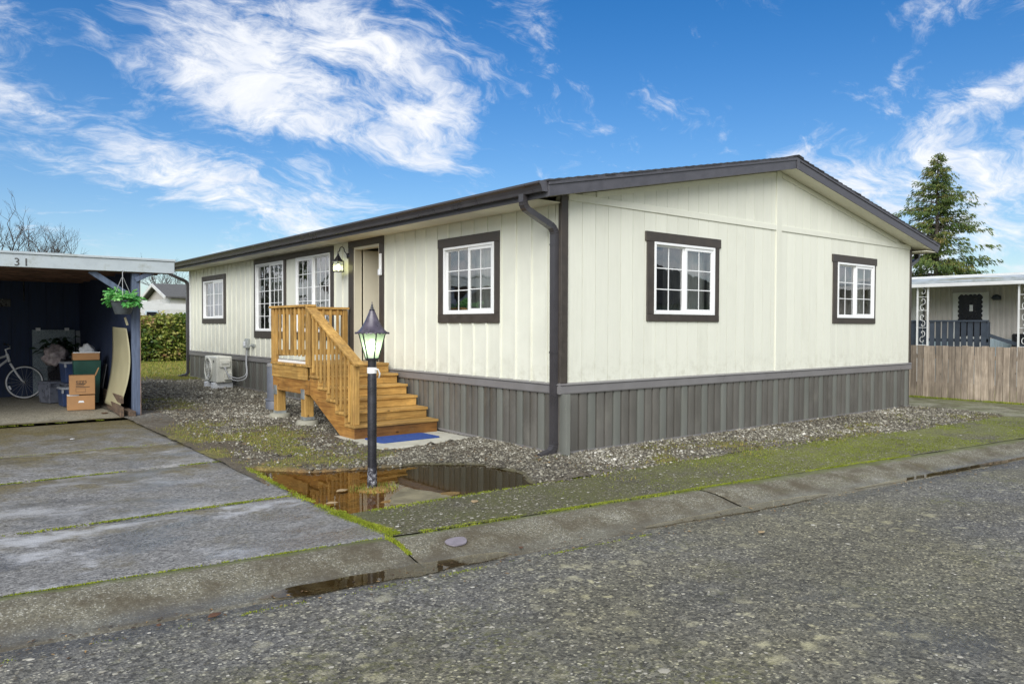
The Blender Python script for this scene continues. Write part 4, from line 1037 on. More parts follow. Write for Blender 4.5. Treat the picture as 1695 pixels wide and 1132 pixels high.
# --- roof
RT = 0.16
def roof_side(s):
    q = (lambda x: x) if s == 0 else (lambda x: W_ - x)
    y0, y1 = OHY + 0.012, L_ + 0.3
    m = MB()
    a, b = OHX + 0.012, XM
    m.hexa([(q(a), y0, under(0) - SL * (0 - a) + 0.012), (q(b), y0, 3.822), (q(b), y1, 3.822), (q(a), y1, under(0) + SL * a + 0.012)],
           [(q(a), y0, under(0) + SL * a + RT), (q(b), y0, 3.81 + RT), (q(b), y1, 3.81 + RT), (q(a), y1, under(0) + SL * a + RT)])
    r = m.build('roof', 'soffit', home)
    # shingle courses
    n = 34; L0 = OHX - 0.02
    for i in range(n):
        u0 = L0 + (XM - L0) * i / n; u1 = L0 + (XM - L0) * (i + 1) / n + 0.02
        z = lambda uu: 2.885 + SL * (uu - OHX) + RT
        jag = random.uniform(-0.006, 0.008)
        MB().hexa([(q(u0), OHY - 0.022 + jag, z(u0) + 0.003), (q(u1), OHY - 0.022 + jag, z(u1) + 0.001), (q(u1), y1, z(u1) + 0.001), (q(u0), y1, z(u0) + 0.003)],
                  [(q(u0), OHY - 0.022 + jag, z(u0) + 0.024), (q(u1), OHY - 0.022 + jag, z(u1) + 0.010), (q(u1), y1, z(u1) + 0.010), (q(u0), y1, z(u0) + 0.024)]).build('shingle_course', 'shingle', r)
    # rake boards at the front
    for nm, lo, hi, dy, x0_ in (('rake_board', 0.0, 0.125, 0.0, OHX), ('rake_trim', 0.122, 0.175, -0.014, OHX - 0.004)):
        za = lambda x: 2.885 + SL * (x - OHX)
        MB().prism([(q(x0_), za(x0_) + lo), (q(XM - 0.001 if nm == 'rake_board' else XM), 3.81 + lo), (q(XM), 3.81 + hi), (q(x0_), za(x0_) + hi)], lambda u, z, d: (u, d, z), OHY + dy, OHY + 0.012 + (0.0 if nm == 'rake_board' else -0.001)).build(nm, 'fascia', r, bevel=0.003)
    # eave: fascia and flat soffit
    MB().box(q(OHX), q(OHX + 0.02), OHY + 0.0135, L_ + 0.3, 2.885, 3.045).build('fascia_board', 'fascia', r)
    MB().box(q(OHX + 0.0215), q(-0.002), (0.0 if s == 0 else OHY + 0.014), L_ + 0.3, 2.893, 2.905).build('soffit_board', 'soffit', r)
    return r
rfL = roof_side(0); rfR = roof_side(1)
m = MB().prism([(-0.13, 0.0), (0, 0.028), (0.13, 0.0), (0.13, 0.014), (0, 0.042), (-0.13, 0.014)], lambda u, z, d: (XM + u, d, 3.81 + RT - 0.004 + z), OHY - 0.03, L_ + 0.3).build('ridge_cap', 'shingle', home)
MB().box(XM - 0.012, XM + 0.055, OHY - 0.016, OHY - 0.002, 3.795, 3.965).build('ridge_cover', 'fascia', home, bevel=0.003)
# plumbing vent peeping over the ridge line of the eave
# --- gutters
GUT = [(0.0, 3.050), (0.0, 2.935), (-0.075, 2.935), (-0.082, 2.965), (-0.098, 3.000), (-0.115, 3.012), (-0.122, 3.020), (-0.122, 3.042), (-0.110, 3.042), (-0.110, 3.030), (-0.088, 3.010), (-0.068, 2.943), (-0.006, 2.943), (-0.006, 3.050)]
def gutter(q, y0, y1):
    n = len(GUT); m = MB()
    vs = [(q(OHX + a - 0.001), y0, z) for a, z in GUT] + [(q(OHX + a - 0.001), y1, z) for a, z in GUT]
    m.add(vs, [(i, n + i, n + (i + 1) % n, (i + 1) % n) for i in range(n)])
    cap = [0, 1, 2, 3, 4, 5, 6, 7]
    g_ = m.build('gutter', 'gutter_metal', home)
    for yy_ in (y0, y1):
        MB().add([(q(OHX + GUT[i][0] - 0.001), yy_ + d, GUT[i][1]) for d in (-0.003, 0.003) for i in cap], [tuple(range(8)), tuple(range(8, 16))[::-1]] + [(i, 8 + i, 8 + (i + 1) % 8, (i + 1) % 8) for i in range(8)]).build('end_cap', 'fascia', g_)
    return g_
gutter(lambda x: x, OHY + 0.02, L_ + 0.28)
gutter(lambda x: W_ - x, OHY + 0.02, L_ + 0.28)
def rect_tube(m, pts, wx, wy, ribs=()):
    """square downspout swept along points in the x-z plane at fixed y"""
    P = [Vector(p) for p in pts]; rings = []
    for i, p in enumerate(P):
        d = (P[min(i + 1, len(P) - 1)] - P[max(i - 1, 0)]).normalized()
        nrm = Vector((0, 1, 0)).cross(d).normalized()
        k = wx * (1.10 if i in ribs else 1.0); k2 = wy * (1.08 if i in ribs else 1.0)
        rings.append([p + nrm * k / 2 + Vector((0, k2 / 2, 0)), p - nrm * k / 2 + Vector((0, k2 / 2, 0)), p - nrm * k / 2 - Vector((0, k2 / 2, 0)), p + nrm * k / 2 - Vector((0, k2 / 2, 0))])
    vs = [v for r in rings for v in r]; n = len(rings)
    fs = [(4 * i + j, 4 * i + (j + 1) % 4, 4 * i + 4 + (j + 1) % 4, 4 * i + 4 + j) for i in range(n - 1) for j in range(4)] + [(4 * n - 4, 4 * n - 3, 4 * n - 2, 4 * n - 1)]
    return m.add(vs, fs)
def arc(c, r, a0, a1, n, y):
    return [(c[0] + r * math.cos(R(a0 + (a1 - a0) * i / n)), y, c[1] + r * math.sin(R(a0 + (a1 - a0) * i / n))) for i in range(n + 1)]
def downspout(q, y, ztop=2.945, zb_=0.11, out=0.20, wy=0.078):
    # outlet below the gutter, offset elbow back to the wall, straight run, elbow at the foot
    top = [(-0.515, y, ztop), (-0.515, y, 2.90)] + arc((-0.405, 2.88), 0.11, 180, 240, 8, y)
    e = top[-1]; a2 = arc((-0.165, 2.535), 0.115, 60, 0, 8, y)
    low = [(-0.05, y, zb_ + 0.10)] + [(-0.05 - 0.10 + 0.10 * math.cos(R(a)), y, zb_ + 0.07 + 0.10 * math.sin(R(a))) for a in range(0, -75, -9)]
    end = low[-1]; low.append((end[0] - out * 0.35, y, end[2] - 0.035))
    pts = top + a2 + low
    nt = len(top); ribs = set(range(3, nt, 2)) | set(range(nt, nt + len(a2), 2)) | set(range(nt + len(a2) + 1, len(pts) - 1, 2))
    pts = [(q(p[0]), p[1], p[2]) for p in pts]
    d = rect_tube(MB(), pts, 0.062, wy, ribs).build('downspout', 'gutter_metal', home)
    for z in (2.42, 1.20):
        MB().box(q(-0.088), q(-0.012), y - wy / 2 - 0.006, y + wy / 2 + 0.006, z, z + 0.02).build('strap', 'gutter_metal', d)
    return d
downspout(lambda x: x, 0.062, zb_=0.10, out=0.4)
downspout(lambda x: x, L_ + 0.02, zb_=0.24, out=0.5)
downspout(lambda x: W_ - x, 0.10, zb_=0.07)

# --- windows
def window(fn, u0, u1, z0, z1, style, flip, rows, cols, rc=None):
    """fn(u,z,d). flip=+1: the viewer's left is the low u side. The viewer's left sash is recessed and screened unless style says otherwise"""
    P = lambda m, a, b, c, d_, e, f_: m.prism([(a, c), (b, c), (b, d_), (a, d_)], fn, e, f_)
    fw = 0.032
    m = MB()
    P(m, u0, u1, z0, z0 + fw, -0.030, 0.07); P(m, u0, u1, z1 - fw, z1, -0.030, 0.07)
    P(m, u0, u0 + fw, z0 + fw, z1 - fw, -0.030, 0.07); P(m, u1 - fw, u1, z0 + fw, z1 - fw, -0.030, 0.07)
    wn = m.build('window', 'white_vinyl', home, bevel=0.003)
    um = (u0 + u1) / 2
    for half in (0, 1):
        a, b = (u0 + fw, um) if half == 0 else (um, u1 - fw)
        left = (half == 0) == (flip > 0)
        screened = left if style == 'L' else not left
        dd = 0.030 if screened else 0.002
        sw = 0.022 if screened else 0.040
        m = MB()
        P(m, a, b, z0 + fw, z0 + fw + sw, dd - 0.018, dd + 0.018); P(m, a, b, z1 - fw - sw, z1 - fw, dd - 0.018, dd + 0.018)
        P(m, a, a + sw, z0 + fw + sw, z1 - fw - sw, dd - 0.018, dd + 0.018); P(m, b - sw, b, z0 + fw + sw, z1 - fw - sw, dd - 0.018, dd + 0.018)
        m.build('sash', 'white_vinyl', wn, bevel=0.002)
        ga, gb, gc, gd = a + sw, b - sw, z0 + fw + sw, z1 - fw - sw
        nr, nc = (rows, cols if not screened or rc is None else rc)
        tilt = random.uniform(-0.0015, 0.0015)
        for i in range(nr):
            for j in range(nc):
                pa, pb = ga + (gb - ga) * j / nc + 0.0005, ga + (gb - ga) * (j + 1) / nc - 0.0005
                pc, pd = gc + (gd - gc) * i / nr + 0.0005, gc + (gd - gc) * (i + 1) / nr - 0.0005
                MB().add([fn(pa, pc, dd - 0.004), fn(pb, pc, dd - 0.004 + tilt), fn(pb, pd, dd - 0.004 + tilt), fn(pa, pd, dd - 0.004)], [(0, 1, 2, 3) if fn is GF else (3, 2, 1, 0)]).build('pane', 'window_glass', wn, recalc=False)
        for i in range(1, nr):
            z = gc + (gd - gc) * i / nr; P(mm := MB(), ga, gb, z - 0.006, z + 0.006, dd - 0.010, dd + 0.006); mm.build('muntin', 'white_vinyl', wn)
        for j in range(1, nc):
            u = ga + (gb - ga) * j / nc; P(mm := MB(), u - 0.006, u + 0.006, gc, gd, dd - 0.009, dd + 0.005); mm.build('muntin', 'white_vinyl', wn)
        if screened:
            MB().add([fn(ga, gc, dd + 0.016), fn(gb, gc, dd + 0.016), fn(gb, gd, dd + 0.016), fn(ga, gd, dd + 0.016)], [(0, 1, 2, 3)]).build('insect_screen', 'insect_screen', wn)
    # blind and curtain inside
    n = 40; m = MB(); vs = []
    side = um if flip > 0 else u0
    cu0, cu1 = (u0 + 0.18, u1) if flip > 0 else (u0, u1 - 0.18)
    for i in range(n + 1):
        uu = cu1 - (cu1 - cu0) * 0.84 * i / n if flip > 0 else cu0 + (cu1 - cu0) * 0.84 * i / n
        vs += [fn(uu, z0 - 0.05, 0.15 + 0.02 * math.sin(i * 1.4)), fn(uu, z1 + 0.05, 0.15 + 0.02 * math.sin(i * 1.4))]
    m.add(vs, [(2 * i, 2 * i + 2, 2 * i + 3, 2 * i + 1) for i in range(n)]).build('curtain', 'curtain', wn)
    return wn
def casing(wn, fn, a, b, c, d, fa, fb, fc, fd, head, ear=0.0):
    """brown boards round a window frame (fa..fd); outer edge a,b,c,d"""
    P = lambda nm, u0, u1, z0, z1, e: MB().prism([(u0, z0), (u1, z0), (u1, z1), (u0, z1)], fn, e, 0.006).build(nm, 'brown_trim', wn, bevel=0.003)
    P('head_casing', a - ear, b + ear, fd + 0.002, d, -0.026); P('sill_casing', a, b, c, fc - 0.002, -0.022)
    P('side_casing', a, fa - 0.001, fc - 0.0015, fd + 0.0015, -0.020); P('side_casing', fb + 0.001, b, fc - 0.0015, fd + 0.0015, -0.020)
for (a, b, c, d), (oa, ob, oc, od) in zip(WIN_G, [(1.436, 2.905, 1.574, 2.697), (5.936, 7.355, 1.570, 2.690)]):
    wn = window(GF, a, b, c, d, 'L', 1, 3, 2)
    casing(wn, GF, oa, ob, oc, od, a, b, c, d, 0.12, 0.03)
wA = window(LF, *WIN_L[0], 'L', -1, 3, 2); casing(wA, LF, 11.381, 13.098, 1.545, 2.687, *WIN_L[0], 0.12)
wB = window(LF, *WIN_L[1], 'L', -1, 5, 3, 2); wC = window(LF, *WIN_L[2], 'R', -1, 5, 3, 3)
wD = window(LF, *WIN_L[3], 'L', -1, 3, 2); casing(wD, LF, 1.115, 2.508, 1.547, 2.694, *WIN_L[3], 0.12)
P = lambda nm, u0, u1, z0, z1, e, par: MB().prism([(u0, z0), (u1, z0), (u1, z1), (u0, z1)], LF, e, 0.005).build(nm, 'brown_trim', par, bevel=0.003)
P('head_casing', 5.772, 9.556, 2.772, 2.876, -0.026, wC)
P('side_casing', 9.457, 9.556, 1.384, 2.7715, -0.02, wB); P('side_casing', 7.875, 7.973, 1.384, 2.7715, -0.02, wB); P('sill_casing', 7.875, 9.556, 1.244, 1.383, -0.022, wB)
P('side_casing', 5.772, 5.903, 1.384, 2.7715, -0.02, wC); P('sill_casing', 5.772, 7.40, 1.244, 1.383, -0.022, wC)

# --- front door, open inwards
P('head_casing', 4.022, 5.212, 2.788, 2.896, -0.028, home); P('side_casing', 4.028, 4.168, 0.93, 2.787, -0.024, home); P('side_casing', 5.033, 5.209, 0.93, 2.787, -0.024, home)
m = MB().box(-0.012, 0.115, 4.1695, 4.20, 0.93, 2.785).box(-0.012, 0.115, 5.00, 5.0315, 0.93, 2.785).box(-0.012, 0.115, 4.20, 5.00, 2.745, 2.785).box(-0.015, 0.13, 4.17, 5.03, 0.90, 0.93)
m.build('door_frame', 'door_white', home)
dr = MB().beam((0.125, 4.965, 1.84), (0.92, 4.80, 1.84), 0.045, 1.80).build('door', 'door_white', home, bevel=0.004, label='cream entrance door standing open inwards')
MB().tube([(0.85, 4.79, 1.95), (0.845, 4.74, 1.95)], [0.028, 0.028], 12).build('handle', 'chrome', dr)
MB().tube([(0.85, 4.79, 2.1), (0.845, 4.755, 2.1)], [0.026, 0.026], 12).build('deadbolt', 'chrome', dr)
# rooms
MB().box(0.12, W_ - 0.11, 0.12, L_ - 0.11, 0.88, 0.905).build('room_floor', 'interior_floor', home)
MB().box(0.12, W_ - 0.11, 0.12, L_ - 0.11, 2.92, 2.94).build('room_ceiling', 'interior_ceiling', home)
for a in ((0.12, W_ - 0.12, 3.55, 3.65), (1.15, 1.25, 3.66, 6.9), (0.12, W_ - 0.12, 10.1, 10.2), (4.3, 4.4, 0.12, 3.54)):
    MB().box(a[0], a[1], a[2], a[3], 0.91, 2.915).build('room_wall', 'interior_wall', home)

# --- things on the wall
lan = thing('wall_lantern', 'lit black carriage lantern hanging beside the open front door', 'lamp', (0, 5.14, 2.5))
ly = 5.34; 
def lantern(ly):
    cx_ = -0.16
    MB().tube([(0.0, ly - 0.09, 2.66), (-0.03, ly - 0.09, 2.66)], [0.055, 0.05], 14).build('back_plate', 'black_paint', lan, True)
    pts = [(-0.03, ly - 0.09, 2.66)] + [(-0.10 - 0.07 * math.cos(R(a)), ly - 0.05 - 0.05 * (a / 250), 2.735 + 0.065 * math.sin(R(a))) for a in range(180, -70, -18)]
    pts = [(-0.03, ly - 0.09, 2.64), (-0.06, ly - 0.09, 2.70)] + [(-0.115 + 0.06 * math.cos(R(a)), ly - 0.09 + 0.09 * (1 - a / 180) * 0.9, 2.745 + 0.06 * math.sin(R(a))) for a in range(0, 181, 20)] + [(-0.165, ly, 2.72), (cx_, ly, 2.685)]
    MB().tube(pts, 0.008, 8).build('arm', 'black_paint', lan, True)
    MB().lathe([(0.012, 0.20), (0.022, 0.165), (0.03, 0.155), (0.06, 0.11), (0.105, 0.075), (0.11, 0.062)], (cx_, ly, 2.50), 6).build('hood', 'black_paint', lan)
    MB().lathe([(0.11, 0.0), (0.11, 0.014), (0.04, 0.02)], (cx_, ly, 2.392), 6).build('base', 'black_paint', lan)
    m = MB()
    for j in range(6):
        th = math.pi * 2 * j / 6
        m.tube([(cx_ + 0.098 * math.cos(th), ly + 0.098 * math.sin(th), 2.395), (cx_ + 0.098 * math.cos(th), ly + 0.098 * math.sin(th), 2.565)], 0.005, 5)
    m.build('cage', 'black_paint', lan)
    MB().lathe([(0.09, 0), (0.09, 0.155)], (cx_, ly, 2.408), 6, cap=False).build('glass', 'lantern_glass', lan)
    MB().lathe([(0.004, 0), (0.028, 0.02), (0.038, 0.05), (0.034, 0.08), (0.016, 0.10), (0.01, 0.11)], (cx_, ly, 2.415), 12).build('bulb', 'bulb_porch', lan, True)
lantern(5.30)
kb = thing('key_box', 'small white box clipped to the door casing', 'box', (-0.03, 4.09, 2.35))
MB().box(-0.055, -0.0245, 4.065, 4.115, 2.36, 2.62).build('case', 'white_vinyl', kb, bevel=0.006)
MB().box(-0.075, -0.0245, 4.055, 4.125, 2.28, 2.38).build('lock', 'foam_white', kb, bevel=0.012)

ds_ = thing('disconnect_box', 'grey electrical disconnect box on the long wall above the heat pump cable', 'box', (-0.05, 9.9, 1.1))
MB().hexa([(-0.10, 9.80, 1.02), (-0.0135, 9.80, 1.02), (-0.0135, 10.0, 1.02), (-0.10, 10.0, 1.02)], [(-0.06, 9.80, 1.22), (-0.0135, 9.80, 1.22), (-0.0135, 10.0, 1.22), (-0.06, 10.0, 1.22)]).build('case', 'box_grey', ds_, bevel=0.006)
MB().box(-0.11, -0.095, 9.85, 9.95, 1.06, 1.16).build('lid', 'foam_white', ds_, bevel=0.004)
sp = thing('outdoor_tap', 'grey tap stub on the wall beside the disconnect box', 'tap', (-0.05, 9.6, 1.08))
MB().tube([(0.0, 9.62, 1.08), (-0.08, 9.62, 1.08), (-0.10, 9.62, 1.05)], 0.02, 8).build('spout', 'box_grey', sp, True)
MB().box(-0.03, -0.0135, 9.50, 9.72, 1.05, 1.11).build('bracket', 'box_grey', sp)

# ================================================================== STEPS, LAMP, THINGS IN THE YARD
st = thing('wooden_steps', 'honey-stained wooden steps and landing with baluster railing at the front door', 'steps', (-0.7, 3.8, 0))
XL, XR = -1.33, -0.06
Y0, RUN, Z0, RISE = 2.42, 0.272, 0.228, 0.1435
def plank(name, x0, x1, y0, y1, z0, z1, ax, bev=0.005, par=st, m=None):
    return MB().box(x0 - (x0 + x1) / 2, x1 - (x0 + x1) / 2, y0 - (y0 + y1) / 2, y1 - (y0 + y1) / 2, z0 - (z0 + z1) / 2, z1 - (z0 + z1) / 2).build(name, m or 'deck_wood_' + ax, par, bevel=bev, loc=((x0 + x1) / 2, (y0 + y1) / 2, (z0 + z1) / 2))
for i in range(5):
    y = Y0 + RUN * i; z = Z0 + RISE * i
    plank('tread', XL - 0.01, XR, y, y + 0.142, z - 0.036, z, 'x'); plank('tread', XL - 0.01, XR, y + 0.147, y + 0.29, z - 0.036, z, 'x')
    zl_ = 0.035 if i == 0 else z - RISE + 0.001
    plank('riser', XL + 0.012, XR - 0.01, y + 0.026, y + 0.045, zl_, z - 0.037, 'x', 0.002, m='deck_wet' if i == 0 else None)
ztop = Z0 + RISE * 5
yD0, yD1 = Y0 + RUN * 5, 5.22
plank('riser', XL + 0.012, XR - 0.01, yD0 + 0.026, yD0 + 0.045, ztop - RISE, ztop - 0.037, 'x', 0.002)
nb_ = 10; bw = (yD1 - yD0) / nb_
for i in range(nb_):
    plank('deck_board', XL - 0.015, XR, yD0 + bw * i + 0.002, yD0 + bw * (i + 1) - 0.002, ztop - 0.036, ztop, 'x')
# landing frame, two boards deep on the outer face
plank('rim_joist', XL, XL + 0.038, yD0 + 0.14, yD1 - 0.02, ztop - 0.225, ztop - 0.037, 'y')
plank('beam', XL + 0.012, XL + 0.05, yD0 + 0.02, yD1 - 0.03, ztop - 0.43, ztop - 0.226, 'y', m='deck_dark')
plank('rim_joist', XL + 0.04, XR, yD1 - 0.058, yD1 - 0.02, ztop - 0.225, ztop - 0.037, 'x')
plank('beam', XR - 0.05, XR, yD0 + 0.02, yD1 - 0.07, ztop - 0.40, ztop - 0.037, 'y')
for k_ in range(3):
    plank('joist', XL + 0.04, XR - 0.06, yD0 + 0.30 + 0.35 * k_, yD0 + 0.338 + 0.35 * k_, ztop - 0.225, ztop - 0.037, 'x', 0)
# sawtooth stringers
def stringer(x):
    t = [(Y0 + 0.046, 0.03)]
    t = []
    for i in range(5):
        y = Y0 + RUN * i + 0.046; z = Z0 + RISE * i - 0.037
        t += [(y, z - RISE + 0.037 if i else 0.03), (y, z), (y + RUN, z)]
    t = [(t[0][0], 0.03)] + t[1:]
    bot = [(yD0 + 0.09, ztop - 0.40), (Y0 + 0.40, 0.03)]
    MB().prism(t + bot, lambda y, z, d: (d, y, z), x, x + 0.04).build('stringer', 'deck_dark', st, bevel=0.003)
for x in (XL + 0.012, -0.71, XR - 0.052): stringer(x)
# posts and rails
PX = XL + 0.035
post = lambda y, z0, z1, x=PX: plank('post', x - 0.045, x + 0.045, y - 0.045, y + 0.045, z0, z1, 'z', 0.006)
post(Y0 + 0.07, Z0 + 0.001, 1.005); post(yD0 + 0.10, ztop + 0.001, 1.765); post(yD1 - 0.06, ztop + 0.001, 1.765); post(yD1 - 0.06, ztop + 0.001, 1.765, XR - 0.06)
plank('rail_cap', PX - 0.07, PX + 0.07, yD0 + 0.02, yD1 + 0.01, 1.767, 1.803, 'y')
plank('rail_cap', PX + 0.0705, XR, yD1 - 0.13, yD1 + 0.01, 1.768, 1.804, 'x')
plank('top_rail', PX - 0.019, PX + 0.019, yD0 + 0.147, yD1 - 0.107, 1.675, 1.766, 'y'); plank('top_rail', PX + 0.047, XR - 0.107, yD1 - 0.08, yD1 - 0.042, 1.675, 1.767, 'x')
plank('bottom_rail', PX + 0.047, XR - 0.107, yD1 - 0.08, yD1 - 0.042, ztop + 0.09, ztop + 0.18, 'x')
ya, za_ = yD0 + 0.115, 1.785; yb_, zb_ = Y0 - 0.06, 1.000
MB().beam((PX, ya, za_), (PX, yb_, zb_), 0.14, 0.036).build('sloped_rail', 'deck_wood_y', st, bevel=0.005)
sl_ = (za_ - zb_) / (ya - yb_)
MB().beam((PX - 0.0, ya - 0.01, za_ - 0.075), (PX, Y0 + 0.118, za_ - 0.075 - sl_ * (ya - 0.01 - Y0 - 0.118)), 0.036, 0.085).build('sloped_rail', 'deck_wood_y', st)
for k_ in range(8):
    y = yD0 + 0.235 + k_ * 0.142
    if y < yD1 - 0.14: plank('baluster', PX - 0.048, PX - 0.0195, y - 0.017, y + 0.017, ztop + 0.115, 1.7665, 'z', 0.003)
for k_ in range(8):
    x = PX + 0.16 + k_ * 0.125
    if x < XR - 0.14: plank('baluster', x - 0.019, x + 0.019, yD1 - 0.115, yD1 - 0.081, ztop + 0.09, 1.766, 'z', 0.003)
nbal = 11
for k_ in range(nbal):
    y = Y0 + 0.155 + (yD0 + 0.02 - Y0 - 0.155) * k_ / (nbal - 1)
    i = min(int((y - Y0) / RUN), 4); zt_ = zb_ + sl_ * (y - yb_) - 0.025
    zl_ = max(Z0 + RISE * ((y - Y0 - 0.05) / RUN) - 0.02, Z0 + 0.03)
    plank('baluster', PX - 0.048, PX - 0.0195, y - 0.017, y + 0.017, zl_, zt_, 'z', 0.003)
plank('bracing_board', PX + 0.02, PX + 0.055, yD0 + 0.16, yD1 - 0.12, ztop + 0.001, ztop + 0.036, 'y', 0.003, m='white_vinyl')
# legs under the landing with galvanised brackets
for y in (yD0 + 0.28, yD1 - 0.13):
    gzz = 0.04
    plank('leg', XL + 0.014, XL + 0.15, y - 0.07, y + 0.07, 0.16, ztop - 0.431, 'z', 0.006)
    plank('bracket', XL + 0.004, XL + 0.0135, y - 0.06, y + 0.06, ztop - 0.50, ztop - 0.36, 'z', 0.0, m='galvanised')
    plank('bracket', XL + 0.01, XL + 0.156, y - 0.076, y + 0.076, 0.145, 0.19, 'z', 0.0, m='galvanised')
for y, lb in ((yD0 + 0.28, 'round concrete pier block under the stair side of the wooden landing'), (yD1 - 0.13, 'round concrete pier block under the far corner of the wooden landing')):
    pb = MB().lathe([(0.175, -0.05), (0.165, 0.06), (0.15, 0.085), (0.14, 0.09)], (XL + 0.085, y, float(slope(y)) + 0.005), 18)
    tag(pb.build('pier_block', 'concrete', None, 'auto'), lb, 'block', 'pier blocks under the landing')

pad = MB().box(-1.42, -0.03, 1.56, 2.9, -0.02, 0.052)
tag(pad.build('concrete_pad', 'pad_concrete', None, bevel=0.008), 'pale concrete pad at the foot of the wooden steps', 'pad')
mt = MB(); pol = []
mx0, mx1, my0, my1, rr = -1.22, -0.34, 1.93, 2.41, 0.06
for cx_, cy_, a0 in ((mx1 - rr, my1 - rr, 0), (mx0 + rr, my1 - rr, 90), (mx0 + rr, my0 + rr, 180), (mx1 - rr, my0 + rr, 270)):
    for k_ in range(6): pol.append((cx_ + rr * math.cos(R(a0 + 18 * k_)), cy_ + rr * math.sin(R(a0 + 18 * k_))))
mt.prism(pol, lambda a, b, d: (a, b, d), 0.053, 0.064)
tag(mt.build('door_mat', 'blue_mat', None), 'blue door mat lying on the concrete pad', 'mat')

# --- lamp post
lp = thing('lamp_post', 'lit lantern with flared purple-grey hood on a black post in the puddle', 'lamp', (-2.42, -0.05, 0))
lx, ly = -2.42, -0.05
MB().lathe([(0.043, -0.06), (0.043, 1.02), (0.040, 1.06), (0.040, 1.19)], (lx, ly, 0), 20).build('post', 'black_paint', lp, 'auto')
MB().lathe([(0.0455, 0), (0.046, 0.05), (0.0448, 0.12), (0.0435, 0.20)], (lx, ly, -0.01), 20, cap=False).build('worn_foot', 'white_chip', lp, 'auto', label='base of the post with flaking pale paint')
MB().lathe([(0.046, 0), (0.046, 0.055)], (lx, ly, 1.065), 20, cap=False).build('tape_band', 'white_tape', lp, 'auto')
MB().tube([(lx - 0.03, ly - 0.035, 1.11), (lx + 0.035, ly - 0.05, 1.10), (lx + 0.06, ly - 0.04, 1.06), (lx + 0.055, ly - 0.03, 1.02)], 0.008, 6).build('tape_end', 'white_tape', lp, True)
MB().lathe([(0.05, 0), (0.052, 0.012), (0.05, 0.024)], (lx, ly, 1.185), 20).build('collar', 'black_paint', lp, 'auto')
Zg0, Zg1, rg0, rg1 = 1.20, 1.435, 0.058, 0.122
NP = 6
rot0 = 0.35
c_ = lambda r_, j, z: (lx + r_ * math.cos(rot0 + 2 * math.pi * j / NP), ly + r_ * math.sin(rot0 + 2 * math.pi * j / NP), z)
MB().lathe([(rg0 + 0.006, 0), (rg0 + 0.008, 0.014)], (lx, ly, Zg0 - 0.008), NP, rot0).build('lantern_base', 'black_paint', lp)
for j in range(NP):
    MB().tube([c_(rg0 + 0.002, j, Zg0), c_(rg1 + 0.002, j, Zg1)], 0.0065, 6).build('glazing_bar', 'black_paint', lp)
    MB().add([c_(rg0, j, Zg0), c_(rg0, j + 1, Zg0), c_(rg1, j + 1, Zg1), c_(rg1, j, Zg1)], [(0, 1, 2, 3)]).build('pane', 'frosted_glass', lp)
# flared, fluted hood with a scalloped rim
m = MB(); vs = []; fs = []
prof = [(0.160, 1.436), (0.137, 1.449), (0.110, 1.474), (0.084, 1.514), (0.061, 1.560), (0.041, 1.606), (0.027, 1.640), (0.021, 1.654)]
NH = 72
for i, (r_, z) in enumerate(prof):
    for j in range(NH):
        th = 2 * math.pi * j / NH; f = abs(math.sin((th - rot0) * NP / 2))
        fl = (1 - i / 7)
        rr = r_ * (1 - 0.10 * (1 - f) * 0 + 0.035 * (1 - f) - 0.02) 
        vs.append((lx + rr * math.cos(th), ly + rr * math.sin(th), z + (0.010 * math.cos((th - rot0) * 24) if i == 0 else 0)))
for i in range(len(prof) - 1):
    for j in range(NH): fs.append((i * NH + j, i * NH + (j + 1) % NH, (i + 1) * NH + (j + 1) % NH, (i + 1) * NH + j))
m.add(vs, fs); ho = m.build('hood', 'hood_paint', lp, 'auto')
sm = ho.modifiers.new('solid', 'SOLIDIFY'); sm.thickness = 0.003
MB().lathe([(0.026, 0), (0.022, 0.008), (0.010, 0.016), (0.018, 0.024), (0.008, 0.034), (0.012, 0.044), (0.004, 0.056), (0.004, 0.074), (0.001, 0.08)], (lx, ly, 1.650), 14).build('finial', 'black_paint', lp, True)
MB().lathe([(0.02, 0), (0.02, 0.05), (0.012, 0.055)], (lx, ly, Zg0), 12).build('socket', 'white_vinyl', lp)
MB().lathe([(0.012, 0), (0.022, 0.02), (0.038, 0.05), (0.042, 0.075), (0.036, 0.10), (0.018, 0.12), (0.004, 0.124)], (lx, ly, Zg0 + 0.055), 16).build('bulb', 'bulb', lp, True)

frag = MB().prism([(-2.20, -0.24), (-2.06, -0.52), (-2.02, -0.80), (-2.30, -0.85), (-2.62, -0.72), (-2.45, -0.45)], lambda a, b, d: (a, b, d + 0.012 * (b + 0.9)), -0.05, -0.006)
tag(frag.build('slab_fragment', 'wet_concrete', None, bevel=0.01), 'broken concrete piece breaking the surface of the puddle', 'slab')

# --- heat pump
ac = thing('heat_pump', 'white outdoor heat pump unit with round fan opening on foam feet', 'heat pump', (-0.35, 10.9, 0.11))
ax0, ax1, ay0, ay1, az0, az1 = -0.56, -0.22, 10.30, 11.12, 0.265, 0.83
AY = 0.0
MB().box(ax0, ax1, ay0, ay1, az0, az1).build('casing', 'ac_white', ac, bevel=0.03, seg=3)
